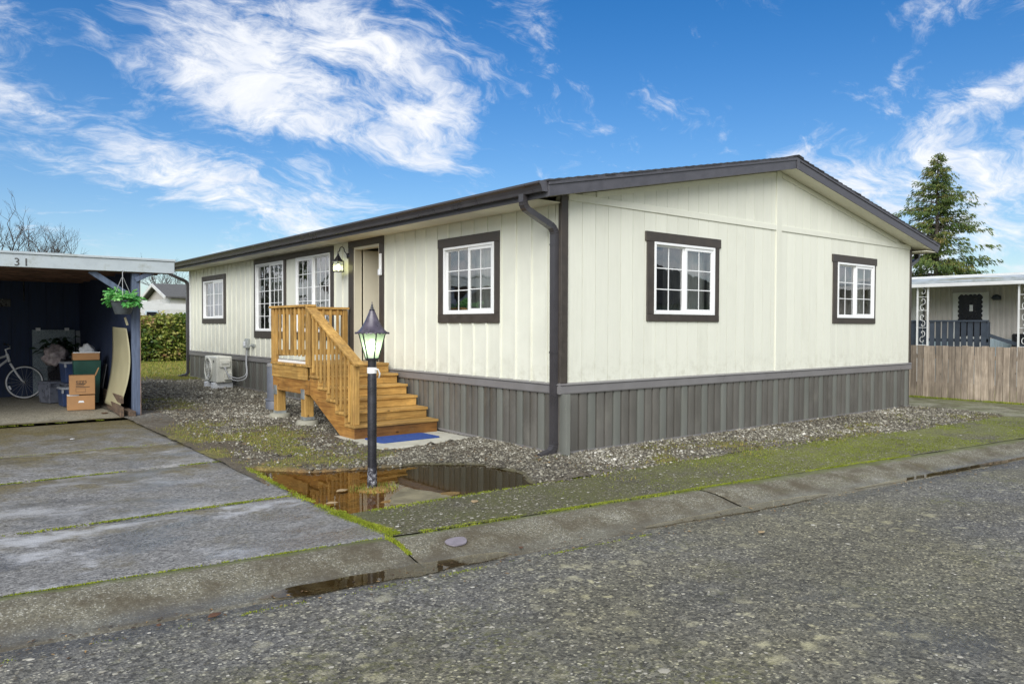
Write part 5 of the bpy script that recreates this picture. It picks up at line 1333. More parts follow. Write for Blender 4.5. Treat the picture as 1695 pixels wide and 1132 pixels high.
# fan ring and grille on the outer face (towards -x)
fy, fz = (ay0 + ay1) / 2 + 0.12, (az0 + az1) / 2
ring = MB(); pts = [(ax0 - 0.012, fy + 0.235 * math.cos(R(a)), fz + 0.235 * math.sin(R(a))) for a in range(0, 361, 12)]
ring.tube(pts, 0.016, 8, False).build('fan_ring', 'ac_white', ac, True)
MB().tube([(ax0 - 0.0015, fy, fz), (ax0 - 0.003, fy, fz)], [0.225, 0.225], 30).build('fan_opening', 'ac_dark', ac)
m = MB()
for r_ in (0.05, 0.10, 0.15, 0.2):
    m.tube([(ax0 - 0.014, fy + r_ * math.cos(R(a)), fz + r_ * math.sin(R(a))) for a in range(0, 361, 15)], 0.004, 5, False)
for a in range(0, 360, 30):
    m.tube([(ax0 - 0.014, fy, fz), (ax0 - 0.014, fy + 0.23 * math.cos(R(a)), fz + 0.23 * math.sin(R(a)))], 0.004, 5)
m.build('grille', 'ac_white', ac)
for k_ in range(3):
    a = k_ * 2.1 + 0.4
    MB().add([(ax0 - 0.006, fy + 0.03 * math.cos(a), fz + 0.03 * math.sin(a)), (ax0 - 0.004, fy + 0.2 * math.cos(a - 0.4), fz + 0.2 * math.sin(a - 0.4)), (ax0 - 0.009, fy + 0.2 * math.cos(a + 0.5), fz + 0.2 * math.sin(a + 0.5))], [(0, 1, 2)]).build('fan_blade', 'foam_white', ac)
MB().box(ax0 + 0.06, ax1 - 0.05, ay0 - 0.035, ay0 + 0.002, az0 + 0.33, az0 + 0.49).build('terminal_cover', 'ac_white', ac, bevel=0.015, seg=2)
MB().box(ax0 + 0.10, ax1 - 0.09, ay0 - 0.05, ay0 - 0.034, az0 + 0.40, az0 + 0.46).build('carry_grip', 'ac_white', ac, bevel=0.01)
MB().box(ax1 - 0.18, ax1 - 0.02, ay0 - 0.06, ay0 + 0.002, az0 + 0.06, az0 + 0.22).build('valve_cover', 'ac_white', ac, bevel=0.012)
MB().tube([(ax0 + 0.05, ay0 + 0.19, 0.72), (ax0 - 0.004, ay0 + 0.19, 0.72)], 0.03, 14).build('badge', 'ac_dark', ac)
for k_, y in enumerate((ay0 + 0.17, ay1 - 0.17)):
    MB().box(ax0 - 0.04, ax1 + 0.04, y - 0.09, y + 0.09, 0.14, 0.262).build('foot', 'foam_white', ac, bevel=0.012)
tag(MB().box(ax0 - 0.10, ax1 + 0.10, ay0 - 0.08, ay1 + 0.10, 0.05, 0.137).build('equipment_pad', 'pad_concrete', None, bevel=0.01), 'flat pad under the feet of the heat pump', 'pad')
for k_, (dy, dz, lb) in enumerate(((0.0, 0.0, 'thin grey cable looping lowest from disconnect box to heat pump'), (0.035, 0.05, 'thin grey cable looping higher from disconnect box to heat pump'))):
    p0 = Vector((-0.05, 9.87 + dy, 1.03)); p1 = Vector((ax0 + 0.15 + dy, ay0 - 0.035, az0 + 0.34))
    pts = []
    ctr = [p0, Vector((-0.07, 9.86 + dy, 0.72)), Vector((-0.11, 9.74 + dy, 0.42 + dz)), Vector((-0.22, 9.85 + dy, 0.33 + dz)), Vector((-0.34, 10.05, 0.36 + dz)), Vector((-0.38, 10.2, 0.5)), p1]
    for i in range(len(ctr) - 1):
        q0 = ctr[max(i - 1, 0)]; q1 = ctr[i]; q2 = ctr[i + 1]; q3 = ctr[min(i + 2, len(ctr) - 1)]
        for s_ in range(6):
            t = s_ / 6
            pts.append(0.5 * ((2 * q1) + (q2 - q0) * t + (2 * q0 - 5 * q1 + 4 * q2 - q3) * t * t + (3 * q1 - q0 - 3 * q2 + q3) * t ** 3))
    pts.append(p1)
    tag(MB().tube(pts, 0.013, 8).build('cable', 'conduit', None, True), lb, 'cable', 'cables of the heat pump')

# --- grey canister behind the landing
cn = thing('canister', 'upright blue-grey plastic canister standing behind the wooden landing', 'canister', (-0.93, 6.05, 0.06))
bx, by = -0.93, 6.10
MB().lathe([(0.150, 0.0), (0.150, 0.20), (0.140, 0.215), (0.128, 0.22), (0.128, 0.76), (0.118, 0.80), (0.09, 0.82), (0.05, 0.825)], (bx, by, 0.05), 26).build('body', 'barrel_grey', cn, 'auto')
MB().lathe([(0.131, 0), (0.134, 0.02), (0.120, 0.055), (0.06, 0.066)], (bx, by, 0.815), 26).build('cap', 'barrel_top', cn, 'auto')
MB().lathe([(0.152, 0), (0.165, 0.006), (0.165, 0.02), (0.152, 0.028)], (bx, by, 0.25), 26).build('rim', 'barrel_grey', cn, 'auto')
MB().lathe([(0.165, 0), (0.17, 0.012), (0.152, 0.03)], (bx, by, 0.05), 26).build('base', 'barrel_grey', cn, 'auto')

# --- litter on the ground
pol = [(-2.93 + 0.085 * math.cos(a) * (1 + 0.08 * math.sin(3 * a)), -1.955 + 0.058 * math.sin(a) * (1 + 0.1 * math.cos(2 * a))) for a in np.linspace(0, 2 * math.pi, 14, endpoint=False)]
pol = [(x + 0.15, y) for x, y in pol]
def kz_(x, y): return float(np.interp(yb(x) - y, PROF[:, 0], PROF[:, 1]))
m = MB(); n = len(pol)
m.add([(x, y, kz_(x, y) + 0.004) for x, y in pol] + [(x, y, kz_(x, y) + 0.012) for x, y in pol], [tuple(range(n))[::-1], tuple(range(n, 2 * n))] + [(i, (i + 1) % n, n + (i + 1) % n, n + i) for i in range(n)])
tag(m.build('metal_plate', 'plate_metal', None), 'flat purplish metal plate lying on the rolled kerb', 'plate')
def leaf(x, y, z, s, m_, label, a):
    mb = MB(); pts = []
    for i in range(9):
        t = i / 8; wv = math.sin(math.pi * t) * 0.35 * s
        pts.append((t * s - s / 2, wv, 0.03 * s * abs(math.sin(3 * t)))); 
    top = pts; bot = [(p[0], -p[1] * 0.8, p[2] * 0.7) for p in pts[1:-1]][::-1]
    al = top + bot; ca, sa = math.cos(a), math.sin(a)
    mb.add([(x + p[0] * ca - p[1] * sa, y + p[0] * sa + p[1] * ca, z + p[2]) for p in al], [tuple(range(len(al)))])
    o = mb.build('fallen_leaf', m_, None); tag(o, label, 'leaf', 'fallen leaves')
    so_ = o.modifiers.new('solid', 'SOLIDIFY'); so_.thickness = 0.002
leaf(-4.53, -2.20, -0.055, 0.085, 'leaf_brown', 'curled dark brown leaf in the gutter below the driveway', 0.3)
leaf(-4.80, -2.16, -0.055, 0.04, 'leaf_brown', 'small dark leaf scrap in the gutter left of the curled leaf', 1.3)
leaf(-0.79, -3.11, -0.035, 0.075, 'leaf_tan', 'yellowish leaf lying alone on the road', 0.1)
leaf(-2.02, -1.13, 0.010, 0.10, 'leaf_tan', 'tan leaf on the mossy pavement near the puddle', 0.7)
leaf(-3.0, -0.42, 0.006, 0.11, 'leaf_tan', 'pale tan leaf floating at the driveway edge of the puddle', -0.2)
leaf(-2.70, 0.0, 0.0, 0.13, 'leaf_tan', 'large washed-out leaf floating beside the lamp post', 0.2)
leaf(-4.15, 4.6, 0.062, 0.07, 'foam_white', 'small white scrap of paper on the driveway', 0.5)
leaf(-3.30, 7.15, 0.10, 0.16, 'leaf_brown', 'dark twig-like leaf on the carport floor near the boxes', 1.0)
leaf(-2.42, -2.24, -0.06, 0.05, 'leaf_brown', 'dark pebble-sized leaf in the gutter beside the metal plate', 0.8)
leaf(-0.14, -0.62, 0.012, 0.09, 'leaf_brown', 'dark leaf on the gravel beside the gable wall', 0.4)

# ================================================================== CARPORT
FZ = float(slope(6.4)) + 0.024
cp = thing('carport', 'open carport with whitewashed fascia numbered 31 and dark navy walls', 'carport', (-4.5, 8.0, 0))
fb = MB().box(-9.6, -2.42, 6.462, 6.50, 2.322, 2.505).build('fascia', 'carport_white', cp, bevel=0.004)
MB().box(-9.6, -2.405, 6.445, 6.4995, 2.507, 2.545).build('roof_edge', 'carport_white', cp, bevel=0.006)
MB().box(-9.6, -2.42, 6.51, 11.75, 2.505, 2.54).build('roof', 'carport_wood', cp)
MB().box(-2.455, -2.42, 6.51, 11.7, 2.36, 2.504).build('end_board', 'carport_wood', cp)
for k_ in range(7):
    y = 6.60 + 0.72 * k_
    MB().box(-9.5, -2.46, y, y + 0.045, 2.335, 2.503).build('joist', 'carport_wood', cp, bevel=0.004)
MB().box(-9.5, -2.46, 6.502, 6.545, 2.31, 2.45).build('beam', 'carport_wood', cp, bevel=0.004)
MB().box(-3.02, -2.912, 6.55, 6.66, FZ - 0.03, 2.333).build('post', 'post_blue', cp, bevel=0.005)
MB().box(-2.911, -2.904, 6.552, 6.66, FZ - 0.03, 2.333).build('post_edge', 'tan_edge', cp)  # thin tan strip down the right side of the post
MB().beam((-3.60, 6.575, 2.32), (-3.02, 6.575, 1.93), 0.035, 0.085, (0, 0, 1)).build('knee_brace', 'post_blue', cp, bevel=0.004)
MB().beam((-2.98, 6.525, 2.20), (-2.72, 6.525, 2.34), 0.03, 0.07, (0, 0, 1)).build('knee_brace', 'post_blue', cp, bevel=0.004)
MB().box(-7.30, -7.19, 6.55, 6.66, FZ - 0.03, 2.333).build('post', 'post_blue', cp, bevel=0.005)
for k_ in range(16):
    y = 6.665 + 0.295 * k_
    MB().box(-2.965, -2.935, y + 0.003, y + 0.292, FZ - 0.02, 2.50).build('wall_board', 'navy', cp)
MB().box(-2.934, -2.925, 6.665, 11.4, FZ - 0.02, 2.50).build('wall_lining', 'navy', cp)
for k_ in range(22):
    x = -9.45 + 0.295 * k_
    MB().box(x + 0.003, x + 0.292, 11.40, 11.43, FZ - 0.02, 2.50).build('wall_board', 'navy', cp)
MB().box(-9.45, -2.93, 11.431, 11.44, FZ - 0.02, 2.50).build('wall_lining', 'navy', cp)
MB().box(-9.5, -9.46, 6.66, 11.4, FZ - 0.02, 2.50).build('wall_lining', 'navy', cp)  # unseen left wall, added to keep the carport interior dark
def text(body, size, loc, rot, m, name, parent, ext=0.004):
    c = bpy.data.curves.new(name, 'FONT'); c.body = body; c.size = size; c.extrude = ext; c.resolution_u = 4
    o = bpy.data.objects.new(name, c)
    dg = None
    col.objects.link(o)
    bpy.context.view_layer.update()
    me = bpy.data.meshes.new_from_object(o.evaluated_get(bpy.context.evaluated_depsgraph_get()))
    bpy.data.objects.remove(o)
    me.materials.clear(); me.materials.append(MATS[m])
    o = bpy.data.objects.new(name, me); link(o, parent, loc); o.rotation_euler = rot
    return o
text('3', 0.155, (-4.575, 6.460, 2.342), (R(90), 0, 0), 'number_black', 'house_number', cp)
text('1', 0.155, (-4.465, 6.460, 2.342), (R(90), 0, 0), 'number_black', 'house_number', cp)

# --- hanging basket
hb = thing('hanging_basket', 'grey hanging pot with bright green fern under the carport fascia', 'plant', (-3.22, 6.33, 1.75))
hx, hy, hz_ = -3.20, 6.34, 1.665
MB().lathe([(0.105, 0.0), (0.112, 0.01), (0.165, 0.185), (0.178, 0.19), (0.18, 0.21), (0.165, 0.212), (0.15, 0.19), (0.02, 0.185)], (hx, hy, hz_), 22).build('pot', 'pot_grey', hb, 'auto')
for a in (0.3, 2.4, 4.5):
    MB().tube([(hx + 0.17 * math.cos(a), hy + 0.17 * math.sin(a), hz_ + 0.2), (hx + 0.01 * math.cos(a), hy + 0.01 * math.sin(a), hz_ + 0.56)], 0.004, 5).build('wire', 'conduit', hb)
MB().tube([(hx, hy, hz_ + 0.56), (hx, hy, hz_ + 0.63), (hx + 0.02, hy + 0.03, hz_ + 0.665), (hx + 0.02, hy + 0.12, hz_ + 0.67)], 0.005, 6).build('hook', 'conduit', hb)
def leaf_cloud(name, pos, dirs, length, width, tint, m, parent, drop=0.0, seed=0):
    """flat pointed leaves: 4-vertex kites"""
    g = np.random.default_rng(seed); n = len(pos)
    d = dirs / (np.linalg.norm(dirs, axis=1, keepdims=True) + 1e-9)
    up = g.normal(0, 1, (n, 3)); sd_ = np.cross(d, up); sd_ /= (np.linalg.norm(sd_, axis=1, keepdims=True) + 1e-9)
    l = length[:, None]; w_ = width[:, None]
    nrm = np.cross(sd_, d)
    V = np.stack([pos, pos + d * l * 0.5 + sd_ * w_ / 2 + nrm * w_ * 0.1, pos + d * l + np.array([0, 0, -1]) * drop * l, pos + d * l * 0.5 - sd_ * w_ / 2 + nrm * w_ * 0.1], 1).reshape(-1, 3)
    return np_mesh(name, V, np.arange(4 * n).reshape(-1, 4), m, {'tint': np.repeat(tint, 4)}, parent)
g = np.random.default_rng(3)
pos, dr_, ln_, wd_, ti = [], [], [], [], []
for k_ in range(46):
    a = g.uniform(0, 6.28); el = g.uniform(0.05, 1.35); L = g.uniform(0.16, 0.28)
    p = np.array([hx + 0.07 * math.cos(a), hy + 0.07 * math.sin(a), hz_ + 0.19]); v = np.array([math.cos(a) * math.cos(el), math.sin(a) * math.cos(el), math.sin(el)])
    tb = g.uniform(0, 1); ns = 12
    for i in range(ns):
        p = p + v * L / ns; v = v + np.array([0, 0, -0.115]); v /= np.linalg.norm(v)
        sd_ = np.cross(v, [0, 0, 1]); sd_ /= np.linalg.norm(sd_) + 1e-9
        s_ = math.sin(math.pi * (i + 1.5) / (ns + 1.5)) * 0.062 + 0.018
        for q in (-1, 1):
            pos.append(p); dr_.append(sd_ * q + v * 0.6 + g.normal(0, 0.15, 3)); ln_.append(s_ * g.uniform(.8, 1.3)); wd_.append(s_ * 0.5); ti.append(np.clip(0.25 + 0.5 * tb + 0.25 * i / ns + g.normal(0, .12), 0, 1))
leaf_cloud('fern_fronds', np.array(pos), np.array(dr_), np.array(ln_), np.array(wd_), np.array(ti), 'fern_leaves', hb, 0.15)
tag(MB().beam((-3.155, 6.42, 1.62), (-3.12, 6.42, 1.50), 0.012, 0.03).build('wooden_stake', 'hardboard', None), 'short pale stick hanging under the fern pot', 'stick')

# --- things stored inside
def box_thing(name, label, x0, x1, y0, y1, z0, z1, m='cardboard', rz=0.0, taper=1.0, group=None):
    t = thing(name, label, name.split('_')[-1], ((x0 + x1) / 2, (y0 + y1) / 2, z0), group)
    cx_, cy_ = (x0 + x1) / 2, (y0 + y1) / 2
    def rp(x, y, z, k=1.0):
        dx, dy = (x - cx_) * k, (y - cy_) * k
        return (cx_ + dx * math.cos(rz) - dy * math.sin(rz), cy_ + dx * math.sin(rz) + dy * math.cos(rz), z)
    MB().hexa([rp(x0, y0, z0, taper), rp(x1, y0, z0, taper), rp(x1, y1, z0, taper), rp(x0, y1, z0, taper)], [rp(x0, y0, z1), rp(x1, y0, z1), rp(x1, y1, z1), rp(x0, y1, z1)]).build('body', m, t, bevel=0.006)
    return t, rp
b1, rp = box_thing('cardboard_box', 'lower cardboard box with a hand hole, on the carport floor', -3.70, -3.30, 7.86, 8.16, FZ + 0.005, FZ + 0.245, rz=-0.12)
MB().hexa([rp(-3.545, 7.8585, FZ + 0.13), rp(-3.455, 7.8585, FZ + 0.13), rp(-3.455, 7.862, FZ + 0.13), rp(-3.545, 7.862, FZ + 0.13)], [rp(-3.53, 7.8585, FZ + 0.16), rp(-3.47, 7.8585, FZ + 0.16), rp(-3.47, 7.862, FZ + 0.16), rp(-3.53, 7.862, FZ + 0.16)]).build('hand_hole', 'foam_white', b1)
MB().hexa([rp(-3.70, 7.855, FZ + 0.247), rp(-3.53, 7.855, FZ + 0.247), rp(-3.53, 8.1, FZ + 0.247), rp(-3.70, 8.1, FZ + 0.247)], [rp(-3.70, 7.855, FZ + 0.256), rp(-3.53, 7.855, FZ + 0.25), rp(-3.53, 8.1, FZ + 0.25), rp(-3.70, 8.1, FZ + 0.256)]).build('paper_sheet', 'foam_white', b1)
b2, rp = box_thing('cardboard_box', 'upper printed cardboard box standing on the one with a hand hole', -3.665, -3.295, 7.87, 8.17, FZ + 0.26, FZ + 0.575, rz=-0.12)
text('eggs', 0.095, rp(-3.575, 7.868, FZ + 0.45), (R(90), 0, -0.12), 'print_ink', 'lettering', b2, 0.0005)
m = MB()
for dx, dz, ww in ((0, 0.43, 0.14), (0, 0.405, 0.12), (0, 0.38, 0.20)):
    m.hexa([rp(-3.575 + dx, 7.8675, FZ + dz), rp(-3.575 + dx + ww, 7.8675, FZ + dz), rp(-3.575 + dx + ww, 7.8695, FZ + dz), rp(-3.575 + dx, 7.8695, FZ + dz)], [rp(-3.575 + dx, 7.8675, FZ + dz + 0.012), rp(-3.575 + dx + ww, 7.8675, FZ + dz + 0.012), rp(-3.575 + dx + ww, 7.8695, FZ + dz + 0.012), rp(-3.575 + dx, 7.8695, FZ + dz + 0.012)])
for (a, b, c, d) in ((-3.575, -3.435, 0.30, 0.304), (-3.575, -3.435, 0.36, 0.364), (-3.575, -3.571, 0.304, 0.36), (-3.439, -3.435, 0.304, 0.36)):
    m.hexa([rp(a, 7.8675, FZ + c), rp(b, 7.8675, FZ + c), rp(b, 7.8695, FZ + c), rp(a, 7.8695, FZ + c)], [rp(a, 7.8675, FZ + d), rp(b, 7.8675, FZ + d), rp(b, 7.8695, FZ + d), rp(a, 7.8695, FZ + d)])
m.build('print_block', 'print_ink', b2)
MB().hexa([rp(-3.294, 7.90, FZ + 0.56), rp(-3.285, 7.90, FZ + 0.56), rp(-3.285, 8.12, FZ + 0.56), rp(-3.294, 8.12, FZ + 0.56)], [rp(-3.24, 7.90, FZ + 0.70), rp(-3.23, 7.90, FZ + 0.70), rp(-3.23, 8.14, FZ + 0.68), rp(-3.24, 8.14, FZ + 0.68)]).build('flap', 'cardboard', b2)
gb, rp = box_thing('storage_bin', 'dark green storage bin behind the printed box, a lidless carton on it', -3.52, -3.10, 8.42, 8.80, FZ + 0.06, FZ + 0.80, 'bin_green', -0.1, 0.85)
oc, rp = box_thing('cardboard_box', 'shallow open carton on top of the dark green bin', -3.53, -3.13, 8.40, 8.70, FZ + 0.805, FZ + 0.93, 'cardboard', -0.08)
MB().hexa([rp(-3.535, 8.395, FZ + 0.93), rp(-3.125, 8.395, FZ + 0.93), rp(-3.125, 8.41, FZ + 0.93), rp(-3.535, 8.41, FZ + 0.93)], [rp(-3.535, 8.395, FZ + 0.945), rp(-3.125, 8.395, FZ + 0.945), rp(-3.125, 8.41, FZ + 0.945), rp(-3.535, 8.41, FZ + 0.945)]).build('rim', 'foam_white', oc)
def bin_thing(label, x0, x1, y0, y1, z0, z1, m, lid, rz=0.0):
    t, rp = box_thing('storage_tub', label, x0, x1, y0, y1, z0, z1, m, rz, 0.88, 'plastic tubs in the carport')
    MB().hexa([rp(x0 - .015, y0 - .015, z1 + .001), rp(x1 + .015, y0 - .015, z1 + .001), rp(x1 + .015, y1 + .015, z1 + .001), rp(x0 - .015, y1 + .015, z1 + .001)], [rp(x0, y0, z1 + .035), rp(x1, y0, z1 + .035), rp(x1, y1, z1 + .035), rp(x0, y1, z1 + .035)]).build('lid', lid, t, bevel=0.006)
    for q in (x0 - 0.012, x1 - 0.02): MB().hexa([rp(q, y0 - 0.02, z1 - 0.06), rp(q + 0.03, y0 - 0.02, z1 - 0.06), rp(q + 0.03, y0 + 0.01, z1 - 0.06), rp(q, y0 + 0.01, z1 - 0.06)], [rp(q, y0 - 0.02, z1 - 0.002), rp(q + 0.03, y0 - 0.02, z1 - 0.002), rp(q + 0.03, y0 + 0.01, z1 - 0.002), rp(q, y0 + 0.01, z1 - 0.002)]).build('latch', lid, t)
    return t
bin_thing('smoky plastic tub on the floor, farthest from the boxes', -3.86, -3.52, 9.35, 9.75, FZ + .01, FZ + 0.36, 'bin_plastic', 'bin_plastic', 0.35)
bin_thing('dark blue plastic tub with pale lid close behind the stacked boxes', -3.70, -3.42, 8.55, 8.95, FZ + .01, FZ + 0.30, 'bin_blue', 'bin_lid', 0.05)
bin_thing('blue plastic tub stacked high with a pale grey lid', -3.60, -3.22, 9.02, 9.40, FZ + .38, FZ + 0.72, 'bin_blue', 'bin_lid', 0.1)
bin_thing('black plastic tub carrying the tub with the pale grey lid', -3.60, -3.22, 9.02, 9.40, FZ + .01, FZ + 0.34, 'bag_black', 'bin_plastic', 0.1)
def blob(name, label, c, r, m, seed, cat):
    g = np.random.default_rng(seed); bm = bmesh.new(); bmesh.ops.create_icosphere(bm, subdivisions=3, radius=1)
    ph = g.uniform(0, 6, 6)
    for v in bm.verts:
        k = 1 + 0.16 * math.sin(4 * v.co.x + ph[0]) * math.cos(5 * v.co.y + ph[1]) + 0.12 * math.sin(7 * v.co.z + 5 * v.co.x + ph[2]) + 0.08 * math.sin(13 * v.co.y + ph[3])
        z = max(v.co.z, -0.75)
        v.co = Vector((c[0] + v.co.x * r[0] * k, c[1] + v.co.y * r[1] * k, c[2] + z * r[2] * k))
    me = bpy.data.meshes.new(name); bm.to_mesh(me); bm.free(); me.materials.append(MATS[m])
    me.polygons.foreach_set('use_smooth', [True] * len(me.polygons))
    o = bpy.data.objects.new(name, me); link(o); return tag(o, label, cat)
blob('plastic_bag', 'crumpled clear plastic bag of odds and ends above the tubs', (-3.56, 10.2, FZ + 0.80), (0.22, 0.25, 0.22), 'bag_clear', 1, 'bag')
blob('rubbish_bag', 'black rubbish bag slumped behind the tubs', (-3.35, 10.0, FZ + 0.35), (0.30, 0.35, 0.45), 'bag_black', 2, 'bag')
blob('plastic_bag', 'whitish knotted bag with pink print on top of the heap', (-3.18, 9.25, FZ + 0.92), (0.13, 0.13, 0.14), 'foam_white', 5, 'bag')
# dark house plant
hp = thing('house_plant', 'dark leafy house plant standing on the heap before the speckled panel', 'plant', (-3.45, 10.5, FZ))
MB().lathe([(0.10, 0), (0.14, 0.25), (0.15, 0.26)], (-3.42, 10.55, FZ + 0.6), 14).build('pot', 'bag_black', hp)
n = 160; th = g.uniform(0, 6.28, n); rr = np.abs(g.normal(0, 0.16, n))
leaf_cloud('leaves', np.stack([-3.42 + rr * np.cos(th), 10.55 + rr * np.sin(th), FZ + 0.85 + g.uniform(0, 0.30, n)], -1), np.stack([np.cos(th), np.sin(th), g.uniform(-0.3, 0.6, n)], -1), g.uniform(.10, .2, n), g.uniform(.04, .08, n), g.random(n), 'house_plant', hp, 0.3)
MB().box(-3.62, -3.22, 10.35, 10.75, FZ + 0.003, FZ + 0.6).build('stand', 'bag_black', hp)
pn = thing('speckled_panel', 'grey speckled board with two hinges leaning on the back wall', 'panel', (-3.45, 11.3, FZ))
MB().hexa([(-3.80, 11.24, FZ), (-3.06, 11.24, FZ), (-3.06, 11.29, FZ), (-3.80, 11.29, FZ)], [(-3.80, 11.33, 1.40), (-3.06, 11.33, 1.40), (-3.06, 11.38, 1.40), (-3.80, 11.38, 1.40)]).build('board', 'speckle_panel', pn, bevel=0.004)
for x in (-3.70, -3.20): MB().box(x - 0.04, x + 0.04, 11.318, 11.345, 1.38, 1.44).build('hinge', 'foam_white', pn)
MB().hexa([(-3.80, 11.256, 0.60), (-3.06, 11.256, 0.60), (-3.06, 11.27, 0.60), (-3.80, 11.27, 0.60)], [(-3.80, 11.257, 0.612), (-3.06, 11.257, 0.612), (-3.06, 11.27, 0.612), (-3.80, 11.27, 0.612)]).build('batten', 'bin_lid', pn)
tag(MB().hexa([(-3.045, 11.16, 0.75), (-2.97, 11.16, 0.75), (-2.97, 11.19, 0.75), (-3.045, 11.19, 0.75)], [(-3.045, 11.30, 1.38), (-2.97, 11.30, 1.38), (-2.97, 11.33, 1.38), (-3.045, 11.33, 1.38)]).build('pale_strip', 'bin_lid', None), 'pale narrow board upright in the corner beside the speckled panel', 'board')

# bowed hardboard sheet
m = MB(); nu, nv = 10, 24
for jj in range(nv + 1):
    t = jj / nv
    z = FZ + 0.10 + 1.28 * t
    bow = math.sin(math.pi * min(1, t * 1.0))
    for ii in range(nu + 1):
        s_ = ii / nu
        y = 7.86 + (6.86 - 7.86) * s_ - 0.24 * bow * s_ - (0.05 + 0.03 * s_) * t + 0.10 * (1 - s_) * (1 - t)
        m.v.append((-3.16 + 0.10 * t + 0.05 * bow, y, z - 0.02 * s_))
m.f = [(j * (nu + 1) + i, j * (nu + 1) + i + 1, (j + 1) * (nu + 1) + i + 1, (j + 1) * (nu + 1) + i) for j in range(nv) for i in range(nu)]
hbs = m.build('hardboard_sheet', 'hardboard', None, True); tag(hbs, 'tall bowed sheet of tan hardboard leaning on the carport side wall', 'board')
sm = hbs.modifiers.new('solid', 'SOLIDIFY'); sm.thickness = 0.005
for k_, (a, b, wd, ht, lb) in enumerate((((-3.20, 6.42, FZ + 0.075), (-3.05, 8.55, FZ + 0.10), 0.05, 0.15, 'weathered timber lying lowest along the carport side wall'),
                                         ((-3.13, 6.75, FZ + 0.235), (-3.06, 8.50, FZ + 0.24), 0.045, 0.12, 'weathered timber resting on edge above another by the hardboard'),
                                         ((-3.06, 6.40, FZ + 0.045), (-3.03, 7.3, FZ + 0.05), 0.10, 0.08, 'short split timber end beside the carport post'))):
    tag(MB().beam(a, b, wd, ht).build('timber', 'old_plank', None, bevel=0.006), lb, 'timber', 'old timbers in the carport')
tag(MB().hexa([(-3.075, 8.55, FZ + 0.3), (-3.065, 8.55, FZ + 0.3), (-3.065, 8.80, FZ + 0.3), (-3.075, 8.80, FZ + 0.3)], [(-3.0, 8.6, FZ + 0.72), (-2.99, 8.6, FZ + 0.72), (-2.99, 8.78, FZ + 0.72), (-3.0, 8.78, FZ + 0.72)]).build('board_offcut', 'barrel_top', None), 'grey board offcut leaning behind the bowed sheet', 'board')
MB().tube([(-3.98, 10.9, 2.33), (-3.98, 10.9, 1.95)], 0.012, 6).build('light_pull', 'bag_black', cp)
MB().box(-4.35, -4.15, 11.36, 11.399, 1.85, 2.0).build('vent_box', 'bag_black', cp)

# --- bicycle, front half in view
bk = thing('bicycle', 'white bicycle with pale rims parked deep inside the carport', 'bicycle', (-4.5, 10.75, FZ))
BY, WR = 10.75, 0.315
def wheel(cx_):
    cz_ = FZ + WR
    wh = MB().tube([(cx_ + (WR - 0.012) * math.cos(R(a)), BY, cz_ + (WR - 0.012) * math.sin(R(a))) for a in range(0, 361, 10)], 0.018, 8, False).build('wheel', 'bike_black', bk, True)
    MB().tube([(cx_ + (WR - 0.022) * math.cos(R(a)), BY - 0.014, cz_ + (WR - 0.022) * math.sin(R(a))) for a in range(0, 361, 10)], 0.0135, 8, False).build('rim', 'bike_white', wh, True)
    for k_ in range(18):
        a = k_ * math.pi / 9
        MB().tube([(cx_, BY + (0.02 if k_ % 2 else -0.02), cz_), (cx_ + (WR - 0.04) * math.cos(a), BY, cz_ + (WR - 0.04) * math.sin(a))], 0.0015, 4).build('spoke', 'conduit', wh)
    MB().tube([(cx_, BY - 0.05, cz_), (cx_, BY + 0.05, cz_)], 0.02, 10).build('hub', 'chrome', wh, True)
    MB().beam((cx_ - 0.25, BY - 0.008, cz_ - 0.06), (cx_ - 0.22, BY - 0.008, cz_ - 0.13), 0.006, 0.03, (1, 0, 0)).build('reflector', 'foam_white', wh)
wheel(-4.00); wheel(-5.02)
hx_, hz2 = -4.26, FZ + 0.80
fm = MB()
for a, b, r_ in (((-4.245, hz2 - 0.04), (-4.72, FZ + 0.36), 0.022), ((-4.265, hz2 + 0.03), (-4.85, FZ + 0.62), 0.020), ((-4.72, FZ + 0.36), (-4.90, FZ + 0.78), 0.018), ((-4.72, FZ + 0.36), (-5.02, FZ + WR), 0.014), ((-4.86, FZ + 0.66), (-5.02, FZ + WR), 0.012), ((-4.235, hz2 - 0.09), (-4.275, hz2 + 0.06), 0.026)):
    fm.tube([(a[0], BY, a[1]), (b[0], BY, b[1])], r_, 8)
fm.build('frame', 'bike_white', bk, True)
fk = MB()
for s_ in (-0.05, 0.05): fk.tube([(-4.225, BY + s_, hz2 - 0.12), (-4.12, BY + s_, FZ + WR + 0.16), (-4.04, BY + s_, FZ + WR + 0.03), (-4.00, BY + s_, FZ + WR)], [0.017, 0.015, 0.012, 0.011], 8)
fk.build('fork', 'bike_white', bk, True)
MB().tube([(-4.275, BY, hz2 + 0.06), (-4.30, BY, hz2 + 0.14), (-4.22, BY, hz2 + 0.17)], 0.015, 8).build('stem', 'bike_white', bk, True)
MB().tube([(-4.28, BY - 0.30, hz2 + 0.24), (-4.24, BY - 0.22, hz2 + 0.22), (-4.22, BY, hz2 + 0.17), (-4.24, BY + 0.22, hz2 + 0.22), (-4.28, BY + 0.3, hz2 + 0.24)], 0.012, 8).build('handlebar', 'chrome', bk, True)
for s_ in (-1, 1): MB().tube([(-4.28, BY + s_ * 0.24, hz2 + 0.235), (-4.29, BY + s_ * 0.34, hz2 + 0.245)], 0.017, 8).build('grip', 'bike_black', bk, True)
